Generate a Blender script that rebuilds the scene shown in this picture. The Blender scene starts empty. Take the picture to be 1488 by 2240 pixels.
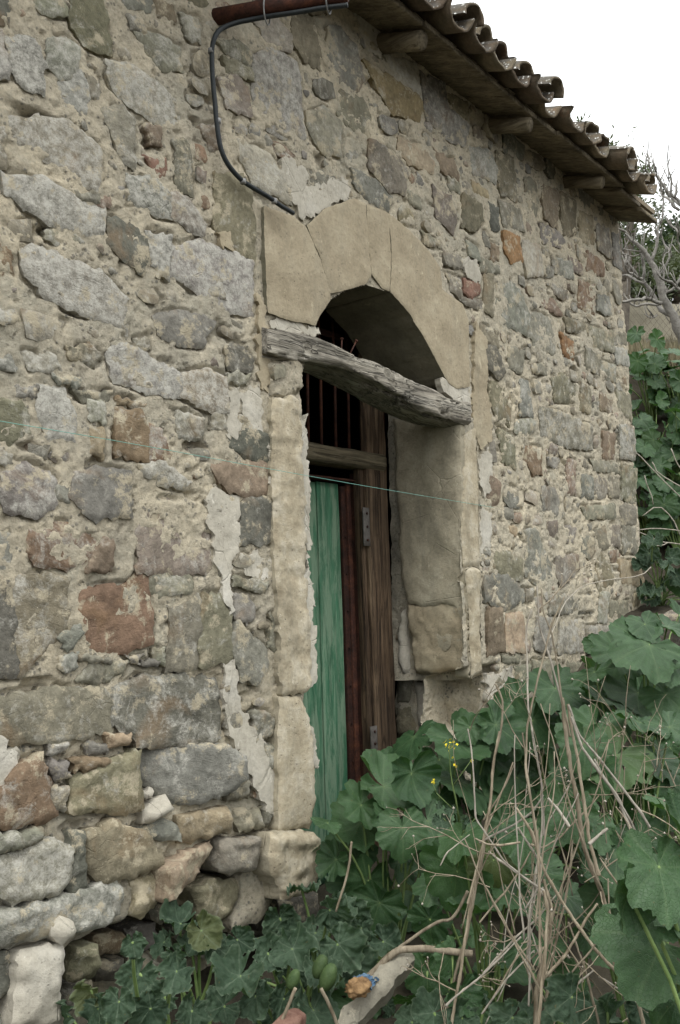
import bpy, math, random
import numpy as np
from mathutils import Vector, Matrix
from mathutils.geometry import delaunay_2d_cdt

# ------------------------------------------------------------------ camera, sky, sun, exposure
F = 2050.; CX, CY = 744., 1120.
A = math.radians(38.9); P_ = math.radians(5.5); R_ = math.radians(1.9); D = 2.2; EZ = 1.3
CAM = np.array([0, -D, EZ])
fw = np.array([math.cos(A)*math.cos(P_), math.sin(A)*math.cos(P_), math.sin(P_)])
r0 = np.array([math.sin(A), -math.cos(A), 0.]); u0 = np.cross(r0, fw)
rt = r0*math.cos(R_)-u0*math.sin(R_); up = u0*math.cos(R_)+r0*math.sin(R_)
def ray(px, py): return fw+rt*(px-CX)/F-up*(py-CY)/F
def U(px, py, y=0.):            # photograph pixel -> point of the plane Y = y (the wall is Y = 0)
    d = ray(px, py); return CAM+d*((y-CAM[1])/d[1])
def UX(px, py, x):              # -> point of the plane X = x (the door reveal)
    d = ray(px, py); return CAM+d*(x/d[0])
def Q(px, py, dep): return CAM+ray(px, py)*dep

scene = bpy.context.scene
cd = bpy.data.cameras.new('camera'); co = bpy.data.objects.new('camera', cd); scene.collection.objects.link(co)
m = Matrix.Identity(4)
for i in range(3):
    m[i][0], m[i][1], m[i][2], m[i][3] = rt[i], up[i], -fw[i], CAM[i]
co.matrix_world = m
cd.sensor_fit = 'VERTICAL'; cd.sensor_height = 24.; cd.lens = F/2240*24.; cd.clip_end = 1500; cd.clip_start = .02
scene.camera = co
SUN_EL, SUN_AZ = math.radians(58), math.radians(215)     # azimuth in the XY plane, where the light comes from
w = bpy.data.worlds.new('World'); scene.world = w; w.use_nodes = True
nt = w.node_tree; nt.nodes.clear()
sky = nt.nodes.new('ShaderNodeTexSky'); sky.sky_type = 'NISHITA'; sky.sun_disc = False
sky.sun_elevation = SUN_EL; sky.sun_rotation = math.pi/2-SUN_AZ
tc = nt.nodes.new('ShaderNodeTexCoord'); ns = nt.nodes.new('ShaderNodeTexNoise'); ns.inputs['Scale'].default_value = 1.6; ns.inputs['Detail'].default_value = 5
nt.links.new(tc.outputs['Generated'], ns.inputs['Vector'])
cr = nt.nodes.new('ShaderNodeValToRGB'); cr.color_ramp.elements[0].color = (.86, .885, .89, 1); cr.color_ramp.elements[1].color = (1.02, 1.02, 1.01, 1)
cr.color_ramp.elements[0].position = .3; cr.color_ramp.elements[1].position = .62
nt.links.new(ns.outputs['Fac'], cr.inputs['Fac'])
sx = nt.nodes.new('ShaderNodeSeparateXYZ'); nt.links.new(tc.outputs['Generated'], sx.inputs[0])
gr = nt.nodes.new('ShaderNodeMapRange'); gr.inputs['From Min'].default_value = 0; gr.inputs['From Max'].default_value = 1; gr.inputs['To Min'].default_value = 9.2; gr.inputs['To Max'].default_value = 27.5
nt.links.new(sx.outputs['Z'], gr.inputs['Value'])
cl = nt.nodes.new('ShaderNodeMixRGB'); cl.blend_type = 'MULTIPLY'; cl.inputs[0].default_value = 1
nt.links.new(cr.outputs[0], cl.inputs[1]); nt.links.new(gr.outputs[0], cl.inputs[2])
mx = nt.nodes.new('ShaderNodeMixRGB'); mx.inputs[0].default_value = .93
nt.links.new(sky.outputs[0], mx.inputs[1]); nt.links.new(cl.outputs[0], mx.inputs[2])
bg = nt.nodes.new('ShaderNodeBackground'); bg.inputs['Strength'].default_value = .1
nt.links.new(mx.outputs[0], bg.inputs[0]); ow = nt.nodes.new('ShaderNodeOutputWorld'); nt.links.new(bg.outputs[0], ow.inputs[0])
sl = bpy.data.lights.new('sun', 'SUN'); sl.energy = 1.2; sl.angle = math.radians(25); sl.color = (1, .97, .92)
so = bpy.data.objects.new('sun', sl); scene.collection.objects.link(so)
sd = Vector((math.cos(SUN_EL)*math.cos(SUN_AZ), math.cos(SUN_EL)*math.sin(SUN_AZ), math.sin(SUN_EL)))
so.rotation_euler = sd.to_track_quat('Z', 'Y').to_euler()
scene.view_settings.view_transform = 'Standard'; scene.view_settings.look = 'None'
scene.view_settings.exposure = 0.36; scene.view_settings.gamma = 1
random.seed(7); rng = np.random.default_rng(7)
COL = scene.collection

# ------------------------------------------------------------------ numpy noise
def _h(ix, iy, iz):
    n = (ix*374761393+iy*668265263+iz*1440662683) & 0xffffffff
    n = ((n ^ (n >> 13))*1274126177) & 0xffffffff
    n = ((n ^ (n >> 16))*2246822519) & 0xffffffff
    return ((n ^ (n >> 15)) & 0xffff)/65535.
def vn(p):
    p = np.asarray(p, float); i = np.floor(p).astype(np.int64); f = p-i; f = f*f*f*(f*(f*6-15)+10)
    r = 0
    for a in (0, 1):
        wa = f[:, 0] if a else 1-f[:, 0]
        for b in (0, 1):
            wb = f[:, 1] if b else 1-f[:, 1]
            for c in (0, 1):
                wc = f[:, 2] if c else 1-f[:, 2]
                r = r+wa*wb*wc*_h(i[:, 0]+a, i[:, 1]+b, i[:, 2]+c)
    return r*2-1
def fbm(p, o=4, g=.5):
    p = np.asarray(p, float); a = 1.; s = 0; t = 0
    for k in range(o):
        s = s+a*vn(p*2.03**k+17.3*k); t += a; a *= g
    return s/t
def ss(a, b, x):
    t = np.clip((x-a)/(b-a), 0, 1); return t*t*(3-2*t)

# ------------------------------------------------------------------ node material helper
class NT:
    def __init__(s, name):
        s.m = bpy.data.materials.new(name); s.m.use_nodes = True; s.t = s.m.node_tree; s.t.nodes.clear()
        s.b = s.n('ShaderNodeBsdfPrincipled'); s.o = s.n('ShaderNodeOutputMaterial'); s.l(s.b.outputs[0], s.o.inputs[0])
        s.b.inputs['Roughness'].default_value = .9; s.b.inputs['Specular IOR Level'].default_value = .25
        s.g = s.n('ShaderNodeNewGeometry'); s.pos = s.g.outputs['Position']
    def n(s, t): return s.t.nodes.new(t)
    def l(s, a, b): s.t.links.new(a, b)
    def vec(s, src=None, scale=(1, 1, 1), loc=(0, 0, 0), rot=(0, 0, 0)):
        q = s.n('ShaderNodeMapping'); s.l(src or s.pos, q.inputs[0]); q.inputs['Scale'].default_value = scale
        q.inputs['Location'].default_value = loc; q.inputs['Rotation'].default_value = rot; return q.outputs[0]
    def noise(s, sc, det=6, v=None, rough=.6, dist=0):
        q = s.n('ShaderNodeTexNoise'); s.l(v or s.pos, q.inputs['Vector']); q.inputs['Scale'].default_value = sc
        q.inputs['Detail'].default_value = det; q.inputs['Roughness'].default_value = rough; q.inputs['Distortion'].default_value = dist; return q.outputs['Fac']
    def vor(s, sc, v=None, feat='F1', out='Distance'):
        q = s.n('ShaderNodeTexVoronoi'); q.feature = feat; s.l(v or s.pos, q.inputs['Vector']); q.inputs['Scale'].default_value = sc; return q.outputs[out]
    def ramp(s, fac, st):
        q = s.n('ShaderNodeValToRGB'); e = q.color_ramp.elements
        while len(e) < len(st): e.new(.5)
        for k, (p, c) in enumerate(st):
            e[k].position = p; e[k].color = (c, c, c, 1) if isinstance(c, (int, float)) else tuple(c)+(1,)
        s.l(fac, q.inputs[0]); return q.outputs[0]
    def mix(s, fac, a, b, mode='MIX'):
        q = s.n('ShaderNodeMixRGB'); q.blend_type = mode
        for k, x in enumerate((fac, a, b)):
            if isinstance(x, (int, float)): q.inputs[k].default_value = x if k == 0 else (x, x, x, 1)
            elif isinstance(x, tuple): q.inputs[k].default_value = x+(1,)
            else: s.l(x, q.inputs[k])
        return q.outputs[0]
    def math(s, op, a, b=0.):
        q = s.n('ShaderNodeMath'); q.operation = op
        for k, x in enumerate((a, b)):
            if isinstance(x, (int, float)): q.inputs[k].default_value = x
            else: s.l(x, q.inputs[k])
        return q.outputs[0]
    def bump(s, h, dist, strength=1., prev=None):
        q = s.n('ShaderNodeBump'); q.inputs['Distance'].default_value = dist; q.inputs['Strength'].default_value = strength
        s.l(h, q.inputs['Height'])
        if prev is not None: s.l(prev, q.inputs['Normal'])
        return q.outputs[0]
    def done(s, col, nrm=None, rough=None):
        if isinstance(col, tuple): s.b.inputs['Base Color'].default_value = col+(1,)
        else: s.l(col, s.b.inputs['Base Color'])
        if nrm is not None: s.l(nrm, s.b.inputs['Normal'])
        if rough is not None:
            if isinstance(rough, (int, float)): s.b.inputs['Roughness'].default_value = rough
            else: s.l(rough, s.b.inputs['Roughness'])
        return s.m

def mat_stone(island=False):
    t = NT('chip_stone' if island else 'rubble_stone'); oi = t.n('ShaderNodeObjectInfo'); base = oi.outputs['Color']; lich = oi.outputs['Alpha']
    if island: base = t.ramp(t.g.outputs['Random Per Island'], [(0., (.15, .14, .11)), (.25, (.19, .18, .145)), (.45, (.25, .215, .15)), (.6, (.17, .165, .15)), (.75, (.22, .15, .10)), (.85, (.27, .25, .20)), (1., (.19, .165, .12))])
    off = t.n('ShaderNodeVectorMath'); off.operation = 'ADD'; t.l(t.pos, off.inputs[0])
    cmb = t.n('ShaderNodeCombineXYZ'); t.l(t.math('MULTIPLY', oi.outputs['Random'], 37.), cmb.inputs[0]); t.l(t.math('MULTIPLY', oi.outputs['Random'], 11.), cmb.inputs[1]); t.l(cmb.outputs[0], off.inputs[1])
    p = off.outputs[0]
    n1 = t.noise(7, 8, p, .65); n2 = t.noise(45, 6, p, .7); n3 = t.noise(190, 3, p)
    vr = t.n('ShaderNodeVectorRotate'); vr.rotation_type = 'Y_AXIS'; t.l(p, vr.inputs['Vector']); t.l(t.math('MULTIPLY', oi.outputs['Random'], 19.), vr.inputs['Angle'])
    strat = t.noise(8, 5, t.vec(vr.outputs[0], (1, 1, 4)), .7)
    c = t.mix(1, base, t.ramp(n1, [(.3, .72), (.5, 1.04), (.72, 1.3)]), 'MULTIPLY')
    c = t.mix(1, c, t.ramp(n2, [(.3, .66), (.55, 1.06), (.75, 1.35)]), 'MULTIPLY')
    c = t.mix(.35, c, t.ramp(strat, [(.3, .68), (.6, 1.2)]), 'MULTIPLY')
    # brown mineral staining
    st = t.ramp(t.noise(5, 5, p, .6, .6), [(.56, 0.), (.68, .55)])
    c = t.mix(st, c, t.mix(.7, c, (.23, .145, .075)))
    # pale lime and lichen crust
    ln = t.noise(13, 10, p, .78, .5)
    thr = t.math('ADD', ln, t.math('MULTIPLY', lich, .42))
    lf = t.ramp(thr, [(.60, 0.), (.70, .7), (.95, .85)])
    sp = t.ramp(t.noise(38, 9, p, .85), [(.40, .05), (.56, 1.)])
    lf = t.math('MULTIPLY', lf, sp)
    c = t.mix(lf, c, t.mix(n2, (.35, .34, .30), (.59, .57, .50)))
    # cream mortar dust smeared over it
    du = t.ramp(t.noise(10, 9, t.vec(p, loc=(4, 2, 9)), .75), [(.54, 0.), (.60, .85)])
    c = t.mix(du, c, t.mix(n2, (.27, .235, .165), (.52, .46, .335)))
    cr = t.ramp(t.vor(16, t.vec(p, (1, 1, 1.7)), 'DISTANCE_TO_EDGE'), [(0., 0.), (.035, 1.)])
    crm = t.math('MAXIMUM', cr, t.ramp(t.noise(6, 3, p), [(.38, 0.), (.43, 1.)]))
    b = t.bump(n1, .012, .6); b = t.bump(strat, .010, .5, b); b = t.bump(crm, .006, .4, b); b = t.bump(n2, .006, .8, b); b = t.bump(n3, .0016, .8, b)
    return t.done(c, b, .92)
def mat_mortar():
    t = NT('lime_mortar'); p = t.pos
    n0 = t.noise(1.3, 5, p); n1 = t.noise(9, 8, p, .7); n2 = t.noise(60, 7, p, .75); n3 = t.noise(220, 3, p)
    c = t.ramp(n1, [(.25, (.31, .28, .215)), (.43, (.485, .432, .325)), (.58, (.60, .528, .388)), (.75, (.69, .625, .485))])
    c = t.mix(t.ramp(n0, [(.38, 0.), (.62, .6)]), c, t.mix(.6, c, (.33, .315, .27)))
    c = t.mix(1, c, t.ramp(n2, [(.30, .5), (.46, .95), (.7, 1.2)]), 'MULTIPLY')
    v = t.n('ShaderNodeTexVoronoi'); t.l(t.vec(p, (1, 1, 1)), v.inputs['Vector']); v.inputs['Scale'].default_value = 55; v.inputs['Randomness'].default_value = 1
    peb = t.ramp(v.outputs['Distance'], [(.22, 1.), (.34, 0.)])
    sel = t.ramp(t.noise(14, 4, t.vec(p, loc=(8, 1, 3))), [(.5, 0.), (.58, 1.)])
    peb = t.math('MULTIPLY', peb, sel)
    c = t.mix(t.math('MULTIPLY', peb, .8), c, t.mix(t.vor(55, out='Color'), (.14, .145, .13), (.26, .24, .2)))
    # grey weathered lime wash
    gw = t.ramp(t.noise(4.5, 10, t.vec(p, loc=(2, 7, 5)), .8), [(.51, 0.), (.60, .75)])
    c = t.mix(gw, c, t.mix(n2, (.30, .28, .215), (.52, .485, .39)))
    dk = t.ramp(t.noise(20, 8, t.vec(p, loc=(5, 5, 1)), .8), [(.6, 0.), (.7, .55)])
    c = t.mix(dk, c, (.18, .165, .13))
    b = t.bump(n1, .012, .7); b = t.bump(t.noise(34, 9, t.vec(p, loc=(3, 9, 2)), .8), .012, .9, b); b = t.bump(n2, .008, .9, b); b = t.bump(peb, .005, .7, b); b = t.bump(n3, .002, .9, b)
    return t.done(c, b, .95)
def mat_plaster(name, cols, stain=.5, sc=1., pits=1., crack=.6):
    t = NT(name); p = t.pos
    n1 = t.noise(4*sc, 8, p, .65); n2 = t.noise(70, 6, p, .7); n3 = t.noise(260, 2, p)
    c = t.ramp(n1, [(.3, cols[0]), (.5, cols[1]), (.7, cols[2])])
    c = t.mix(1, c, t.ramp(n2, [(.3, .8), (.5, 1.), (.7, 1.1)]), 'MULTIPLY')
    sk = t.ramp(t.noise(5, 7, t.vec(p, (2.2, 2.2, .45)), .7, .4), [(.5, 0.), (.68, stain)])
    c = t.mix(sk, c, t.mix(.6, c, (.13, .125, .1)))
    fl = t.ramp(t.noise(26, 6, t.vec(p, (1, 1, .5), loc=(3, 3, 3)), .8), [(.62, 0.), (.67, .7)])
    c = t.mix(fl, c, tuple(min(1, x*1.3) for x in cols[2]))
    pit = t.ramp(t.vor(48), [(.08, 0.), (.16, 1.)])
    pit = t.math('MAXIMUM', pit, t.ramp(t.noise(11, 3, p), [(.5, 0.), (.56, 1.)]))
    c = t.mix(1, c, t.ramp(pit, [(0, 1-.25*pits), (1, 1.)]), 'MULTIPLY')
    ck = t.ramp(t.vor(5.5, t.vec(p, (1, 1, .8)), 'DISTANCE_TO_EDGE'), [(0., 0.), (.012, 1.)])
    ck = t.math('MAXIMUM', ck, t.ramp(t.noise(3.5, 3, p), [(.5, 0.), (.54, 1.)]))
    b = t.bump(n1, .015, .5); b = t.bump(ck, .004, crack, b) if crack else b; b = t.bump(pit, .003, .5*pits, b); b = t.bump(n2, .0035, .8, b); b = t.bump(n3, .0012, .8, b)
    return t.done(c, b, .92)
def mat_wood(name, cols, axis=0, gs=1., crack=1., paint=None):
    t = NT(name); tcn = t.n('ShaderNodeTexCoord'); p = t.pos
    s = [26*gs]*3; s[axis] = 1.6*gs
    g = t.noise(1, 7, t.vec(p, tuple(s)), .65, .6); s2 = [90*gs]*3; s2[axis] = 4*gs
    g2 = t.noise(1, 5, t.vec(p, tuple(s2)), .6, .3)
    c = t.ramp(g, [(.28, cols[0]), (.5, cols[1]), (.72, cols[2])])
    c = t.mix(1, c, t.ramp(g2, [(.3, .6), (.55, 1.05), (.75, 1.25)]), 'MULTIPLY')
    c = t.mix(1, c, t.ramp(t.noise(5, 5, p), [(.3, .65), (.6, 1.1)]), 'MULTIPLY')
    s3 = [38*gs]*3; s3[axis] = 1.1*gs
    ck = t.ramp(t.noise(1, 4, t.vec(p, tuple(s3), loc=(3, 1, 2)), .55, .9), [(.465, 1.), (.49, .3), (.5, .3), (.525, 1.)])
    c = t.mix(min(1., .55*crack), c, ck, 'MULTIPLY')
    b = t.bump(g, .012*crack, 1.); b = t.bump(g2, .005*crack, 1., b); b = t.bump(ck, .008*crack, .8, b)
    rough = .85
    if paint:
        pn = t.noise(1, 8, t.vec(p, (20, 20, 3.) if axis == 2 else (3., 20, 20)), .75, .3)
        pf = t.ramp(pn, [(.40, 1.), (.47, .8), (.54, .2)])
        pc = t.mix(t.ramp(t.noise(9, 6, t.vec(p, (3, 3, .4))), [(.35, 0.), (.65, 1.)]), paint[0], paint[1])
        chip = t.ramp(t.noise(34, 5, t.vec(p, (1, 1, .35)), .7), [(.66, 0.), (.70, 1.)])
        c = t.mix(pf, paint[2], pc); c = t.mix(t.math('MULTIPLY', chip, .8), c, (.07, .055, .04))
        b = t.bump(pf, .0012, .7, b)
        rough = .6
    return t.done(c, b, rough)
def mat_rust(name='rusted_steel', dark=1.):
    t = NT(name); p = t.pos; n = t.noise(22, 8, p, .7); n2 = t.noise(120, 4, p)
    c = t.ramp(n, [(.3, (.022*dark, .012*dark, .009*dark)), (.5, (.06*dark, .024*dark, .016*dark)), (.68, (.12*dark, .045*dark, .024*dark)), (.8, (.19*dark, .085*dark, .045*dark))])
    c = t.mix(1, c, t.ramp(n2, [(.3, .7), (.7, 1.2)]), 'MULTIPLY')
    return t.done(c, t.bump(n2, .002, .7, t.bump(n, .003, .6)), .8)
def mat_tile():
    t = NT('clay_tile'); oi = t.n('ShaderNodeObjectInfo'); p = t.pos
    n = t.noise(11, 8, p, .7); n2 = t.noise(70, 5, p, .7)
    c = t.mix(oi.outputs['Random'], (.12, .085, .058), (.27, .215, .15))
    c = t.mix(t.ramp(n, [(.35, 0.), (.65, .85)]), c, t.mix(oi.outputs['Random'], (.07, .062, .045), (.125, .115, .08)))
    c = t.mix(t.ramp(t.noise(6, 4, p), [(.6, 0.), (.72, .5)]), c, (.24, .11, .055))
    c = t.mix(1, c, t.ramp(n2, [(.3, .7), (.7, 1.2)]), 'MULTIPLY')
    sep = t.n('ShaderNodeSeparateXYZ'); t.l(t.g.outputs['Normal'], sep.inputs[0])
    upf = t.ramp(sep.outputs['Z'], [(.15, 0.), (.5, 1.)])
    li = t.math('MULTIPLY', t.ramp(t.vor(60), [(.24, 1.), (.33, 0.)]), t.ramp(t.noise(16, 4, t.vec(p, loc=(1, 2, 3))), [(.45, 0.), (.5, 1.)]))
    c = t.mix(t.math('MULTIPLY', upf, .75), c, (.075, .072, .066))
    c = t.mix(t.math('MULTIPLY', li, upf), c, (.62, .62, .58))
    return t.done(c, t.bump(n2, .003, .8, t.bump(n, .006, .6)), .9)
def mat_leaf(name, cols, vein, trans, rough=.45, blotch=.5):
    t = NT(name); oi = t.n('ShaderNodeObjectInfo'); at = t.n('ShaderNodeAttribute'); at.attribute_name = 'vein'
    tcn = t.n('ShaderNodeTexCoord'); p = tcn.outputs['Object']
    n = t.noise(3, 5, t.pos); n2 = t.noise(60, 4, t.pos, .7)
    c = t.mix(oi.outputs['Random'], cols[0], cols[1])
    c = t.mix(t.ramp(t.noise(16, 5, t.pos, .6), [(.4, 0.), (.7, blotch)]), c, cols[2])
    c = t.mix(1, c, t.ramp(n2, [(.3, .82), (.7, 1.15)]), 'MULTIPLY')
    c = t.mix(t.ramp(oi.outputs['Random'], [(.965, 0.), (.985, .35)]), c, (.17, .16, .05))
    c = t.mix(t.ramp(t.noise(90, 2, t.pos), [(.70, 0.), (.74, .7)]), c, (.10, .085, .03))
    c = t.mix(t.math('MULTIPLY', at.outputs['Fac'], .55), c, vein)
    ret = t.ramp(t.vor(120, None, 'DISTANCE_TO_EDGE'), [(0., 0.), (.12, 1.)])
    c = t.mix(.13, c, t.ramp(ret, [(0., 1.35), (1., .95)]), 'MULTIPLY')
    b = t.bump(n2, .002, .5); b = t.bump(ret, .0015, .5, b); b = t.bump(at.outputs['Fac'], .003, -.6, b)
    t.done(c, b, rough); t.b.inputs['Specular IOR Level'].default_value = .35
    tr = t.n('ShaderNodeBsdfTranslucent'); t.l(t.mix(1, c, trans, 'MULTIPLY'), tr.inputs[0])
    ms = t.n('ShaderNodeMixShader'); ms.inputs[0].default_value = .22; t.l(t.b.outputs[0], ms.inputs[1]); t.l(tr.outputs[0], ms.inputs[2]); t.l(ms.outputs[0], t.o.inputs[0])
    return t.m
def mat_simple(name, a, b_, sc=20, rough=.85, bd=.004, stretch=(1, 1, 1)):
    t = NT(name); oi = t.n('ShaderNodeObjectInfo'); v = t.vec(None, stretch); n = t.noise(sc, 7, v, .7)
    c = t.ramp(n, [(.3, a), (.7, b_)]); c = t.mix(1, c, t.ramp(oi.outputs['Random'], [(0, .72), (1, 1.2)]), 'MULTIPLY')
    return t.done(c, t.bump(n, bd, .8), rough)

M = dict(
 stone=mat_stone(), chip=mat_stone(True), mortar=mat_mortar(),
 dressed=mat_plaster('dressed_sandstone', [(.265, .222, .15), (.335, .285, .198), (.40, .35, .25)], .45, 1.6, 1.3, 0),
 jamb=mat_plaster('worn_jamb_stone', [(.265, .222, .15), (.385, .335, .24), (.50, .455, .36)], .55, 3., 1.5, 0),
 reveal=mat_plaster('grey_render', [(.245, .218, .158), (.345, .308, .226), (.43, .392, .30)], .6, 1.5),
 intrados=mat_plaster('dark_intrados_stone', [(.10, .096, .066), (.15, .14, .098), (.21, .19, .138)], .6, 1.5, 1., 0),  # darker, greener tone than the dressed faces, for the voussoir sides and undersides
 white=mat_plaster('white_plaster', [(.34, .315, .255), (.44, .41, .34), (.54, .515, .45)], .5),
 lintel=mat_wood('weathered_timber', [(.17, .152, .122), (.31, .284, .232), (.43, .402, .34)], 0, 1., 1.6),
 frame=mat_wood('brown_timber', [(.035, .022, .013), (.10, .066, .04), (.19, .135, .085)], 2, 1., 1.2),
 transom=mat_wood('grey_brown_timber', [(.07, .058, .035), (.15, .125, .08), (.22, .19, .13)], 0, 1., .8),
 soffit=mat_wood('soffit_timber', [(.10, .082, .054), (.19, .158, .105), (.26, .22, .15)], 1, .7, .6),
 green=mat_wood('green_paint', [(.06, .08, .05), (.14, .2, .14), (.2, .26, .18)], 2, 1., .4, [(.034, .125, .066), (.058, .18, .10), (.19, .28, .19)]),
 rust=mat_rust(), rustd=mat_rust('dark_rusted_steel', .55), tile=mat_tile(),
 hinge=mat_simple('galvanised_hinge', (.05, .045, .04), (.11, .10, .09), 40, .6),
 cable=mat_simple('black_cable', (.012, .016, .018), (.03, .036, .038), 60, .5, .001),
 tie=mat_simple('grey_wire', (.16, .16, .16), (.3, .3, .29), 60, .6, .001),
 string=mat_simple('green_string', (.10, .27, .22), (.2, .40, .34), 300, .6, .0005),
 mallow=mat_leaf('mallow_leaf', [(.023, .058, .021), (.046, .096, .037), (.072, .137, .058)], (.12, .18, .085), (1.2, 1.5, .5), .5),
 cucumber=mat_leaf('cucumber_leaf', [(.022, .046, .024), (.038, .070, .037), (.064, .105, .060)], (.17, .22, .15), (1.1, 1.4, .6), .7, .8),
 stem=mat_simple('green_stem', (.10, .16, .05), (.2, .28, .1), 12, .6),
 fruit=mat_simple('green_fruit', (.04, .075, .025), (.08, .125, .045), 60, .6),
 stalk=mat_simple('dry_stalk', (.10, .078, .048), (.37, .318, .235), 42, .8, .003, (1.5, 1.5, .22)),
 stalkg=mat_simple('bleached_stalk', (.17, .15, .12), (.45, .415, .35), 42, .8, .003, (1.5, 1.5, .22)),
 bark=mat_simple('fig_bark', (.13, .12, .105), (.34, .325, .295), 24, .9, .02),
 darkbark=mat_simple('dark_bark', (.06, .05, .04), (.16, .14, .11), 20, .9, .006),
 olive=mat_leaf('olive_leaf', [(.05, .07, .035), (.085, .105, .055), (.12, .14, .08)], (.15, .17, .1), (1, 1.1, .5), .5),
 farleaf=mat_leaf('far_leaf', [(.03, .05, .025), (.055, .08, .035), (.07, .095, .05)], (.1, .12, .06), (1, 1.2, .5), .7),
 soil=mat_simple('dark_soil', (.022, .019, .013), (.06, .052, .036), 9, .95, .03),
 grass=mat_simple('dry_grass', (.12, .11, .06), (.27, .235, .15), 8, .9, .003),
 gwall=mat_plaster('field_wall_render', [(.17, .155, .115), (.24, .22, .165), (.29, .265, .2)], .5),
 interior=mat_simple('dark_plaster', (.03, .027, .022), (.07, .063, .05), 4, .95, .01),  # near-black plaster tone for the whole room behind the door
 beam=mat_plaster('limestone_slab', [(.15, .14, .11), (.23, .215, .17), (.31, .285, .22)], .6),
 petal=mat_simple('yellow_petal', (.7, .55, .02), (.85, .72, .05), 30, .6),
 rago=mat_simple('orange_foam', (.10, .055, .025), (.33, .21, .10), 50, .8),
 ragb=mat_simple('blue_plastic', (.015, .06, .16), (.17, .28, .36), 60, .4),
 rot=mat_simple('red_rotten_wood', (.12, .055, .04), (.33, .2, .15), 40, .9, .008, (1, 1, .3)),
)

# ------------------------------------------------------------------ object helpers
def mk(name, v, f, mat, parent=None, smooth=True, origin=None, mats=None, attr=None):
    me = bpy.data.meshes.new(name)
    v = np.asarray(v, float)
    if origin is not None: v = v-np.asarray(origin)
    me.from_pydata(v.tolist(), [], [list(map(int, q)) for q in f]) if not isinstance(f, np.ndarray) else fast(me, v, f)
    if mats:
        for q in mats: me.materials.append(M[q])
    else: me.materials.append(M[mat])
    if smooth: me.polygons.foreach_set('use_smooth', np.ones(len(me.polygons), bool))
    if attr is not None:
        at = me.attributes.new('vein', 'FLOAT', 'POINT'); at.data.foreach_set('value', np.asarray(attr, np.float32))
    me.update()
    return link(name, me, parent, origin)
def fast(me, v, f):
    n, k = f.shape
    me.vertices.add(len(v)); me.vertices.foreach_set('co', v.astype(np.float32).ravel())
    me.loops.add(n*k); me.loops.foreach_set('vertex_index', f.astype(np.int32).ravel())
    me.polygons.add(n); me.polygons.foreach_set('loop_start', np.arange(0, n*k, k, dtype=np.int32)); me.polygons.foreach_set('loop_total', np.full(n, k, np.int32))
    me.update(calc_edges=True)
def wloc(o):
    p = Vector((0, 0, 0))
    while o is not None: p += o.location; o = o.parent
    return p
def link(name, me, parent=None, origin=None):
    o = bpy.data.objects.new(name, me); COL.objects.link(o)
    if parent is not None: o.parent = parent
    if origin is not None:
        o.location = Vector(origin)-wloc(parent)
    return o
def thing(name, label, cat, loc=(0, 0, 0), group=None):
    o = bpy.data.objects.new(name, None); COL.objects.link(o); o.empty_display_size = .1
    return tag(o, label, cat, group)
def tag(o, label, cat, group=None):
    o['label'] = label; o['category'] = cat
    if group: o['group'] = group
    return o
def struct(o): o['kind'] = 'structure'; return o

class Acc:                       # collects shapes for ONE mesh
    def __init__(s): s.v = []; s.f = []; s.n = 0
    def add(s, v, f):
        v = np.asarray(v, float); s.v.append(v); s.f += [[int(i)+s.n for i in q] for q in f]; s.n += len(v)
    def build(s, name, mat, parent=None, **k): return mk(name, np.concatenate(s.v), s.f, mat, parent, **k)
def tube(pts, rad, seg=7, cap=True, smoothn=0, wob=0., seed=0):
    pts = np.asarray(pts, float); rad = np.broadcast_to(np.asarray(rad, float), (len(pts),)).copy()
    for _ in range(smoothn):
        q = [pts[0]]; r = [rad[0]]
        for a, b, ra, rb in zip(pts[:-1], pts[1:], rad[:-1], rad[1:]):
            q += [.75*a+.25*b, .25*a+.75*b]; r += [.75*ra+.25*rb, .25*ra+.75*rb]
        q.append(pts[-1]); r.append(rad[-1]); pts = np.array(q); rad = np.array(r)
    if wob: pts = pts+wob*np.stack([fbm(pts*9+seed+k*31.7, 3) for k in range(3)], 1)
    n = len(pts); tg = np.gradient(pts, axis=0); tg /= np.linalg.norm(tg, axis=1)[:, None]+1e-12
    ref = np.array([0, 0, 1.]) if abs(tg[0][2]) < .9 else np.array([1., 0, 0])
    a = np.cross(tg[0], ref); a /= np.linalg.norm(a); vs = []
    for i in range(n):
        a = a-tg[i]*(a@tg[i]); a /= np.linalg.norm(a)+1e-12; b = np.cross(tg[i], a)
        th = np.arange(seg)*2*math.pi/seg
        vs.append(pts[i]+rad[i]*(np.cos(th)[:, None]*a+np.sin(th)[:, None]*b))
    v = np.concatenate(vs); f = [(i*seg+j, i*seg+(j+1) % seg, (i+1)*seg+(j+1) % seg, (i+1)*seg+j) for i in range(n-1) for j in range(seg)]
    if cap: f += [tuple(range(seg))[::-1], tuple((n-1)*seg+j for j in range(seg))]
    return v, f
def resample(p, sp):
    p = np.asarray(p, float); q = np.vstack([p, p[:1]]); L = np.linalg.norm(np.diff(q, axis=0), axis=1); c = np.concatenate([[0], np.cumsum(L)])
    n = max(8, int(round(c[-1]/sp))); s = np.arange(n)*c[-1]/n
    return np.stack([np.interp(s, c, q[:, k]) for k in range(p.shape[1])], 1)
def chaikin(p, it=1):
    p = np.asarray(p, float)
    for _ in range(it):
        q = np.roll(p, -1, 0); p = np.stack([.78*p+.22*q, .22*p+.78*q], 1).reshape(-1, p.shape[1])
    return p
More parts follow.
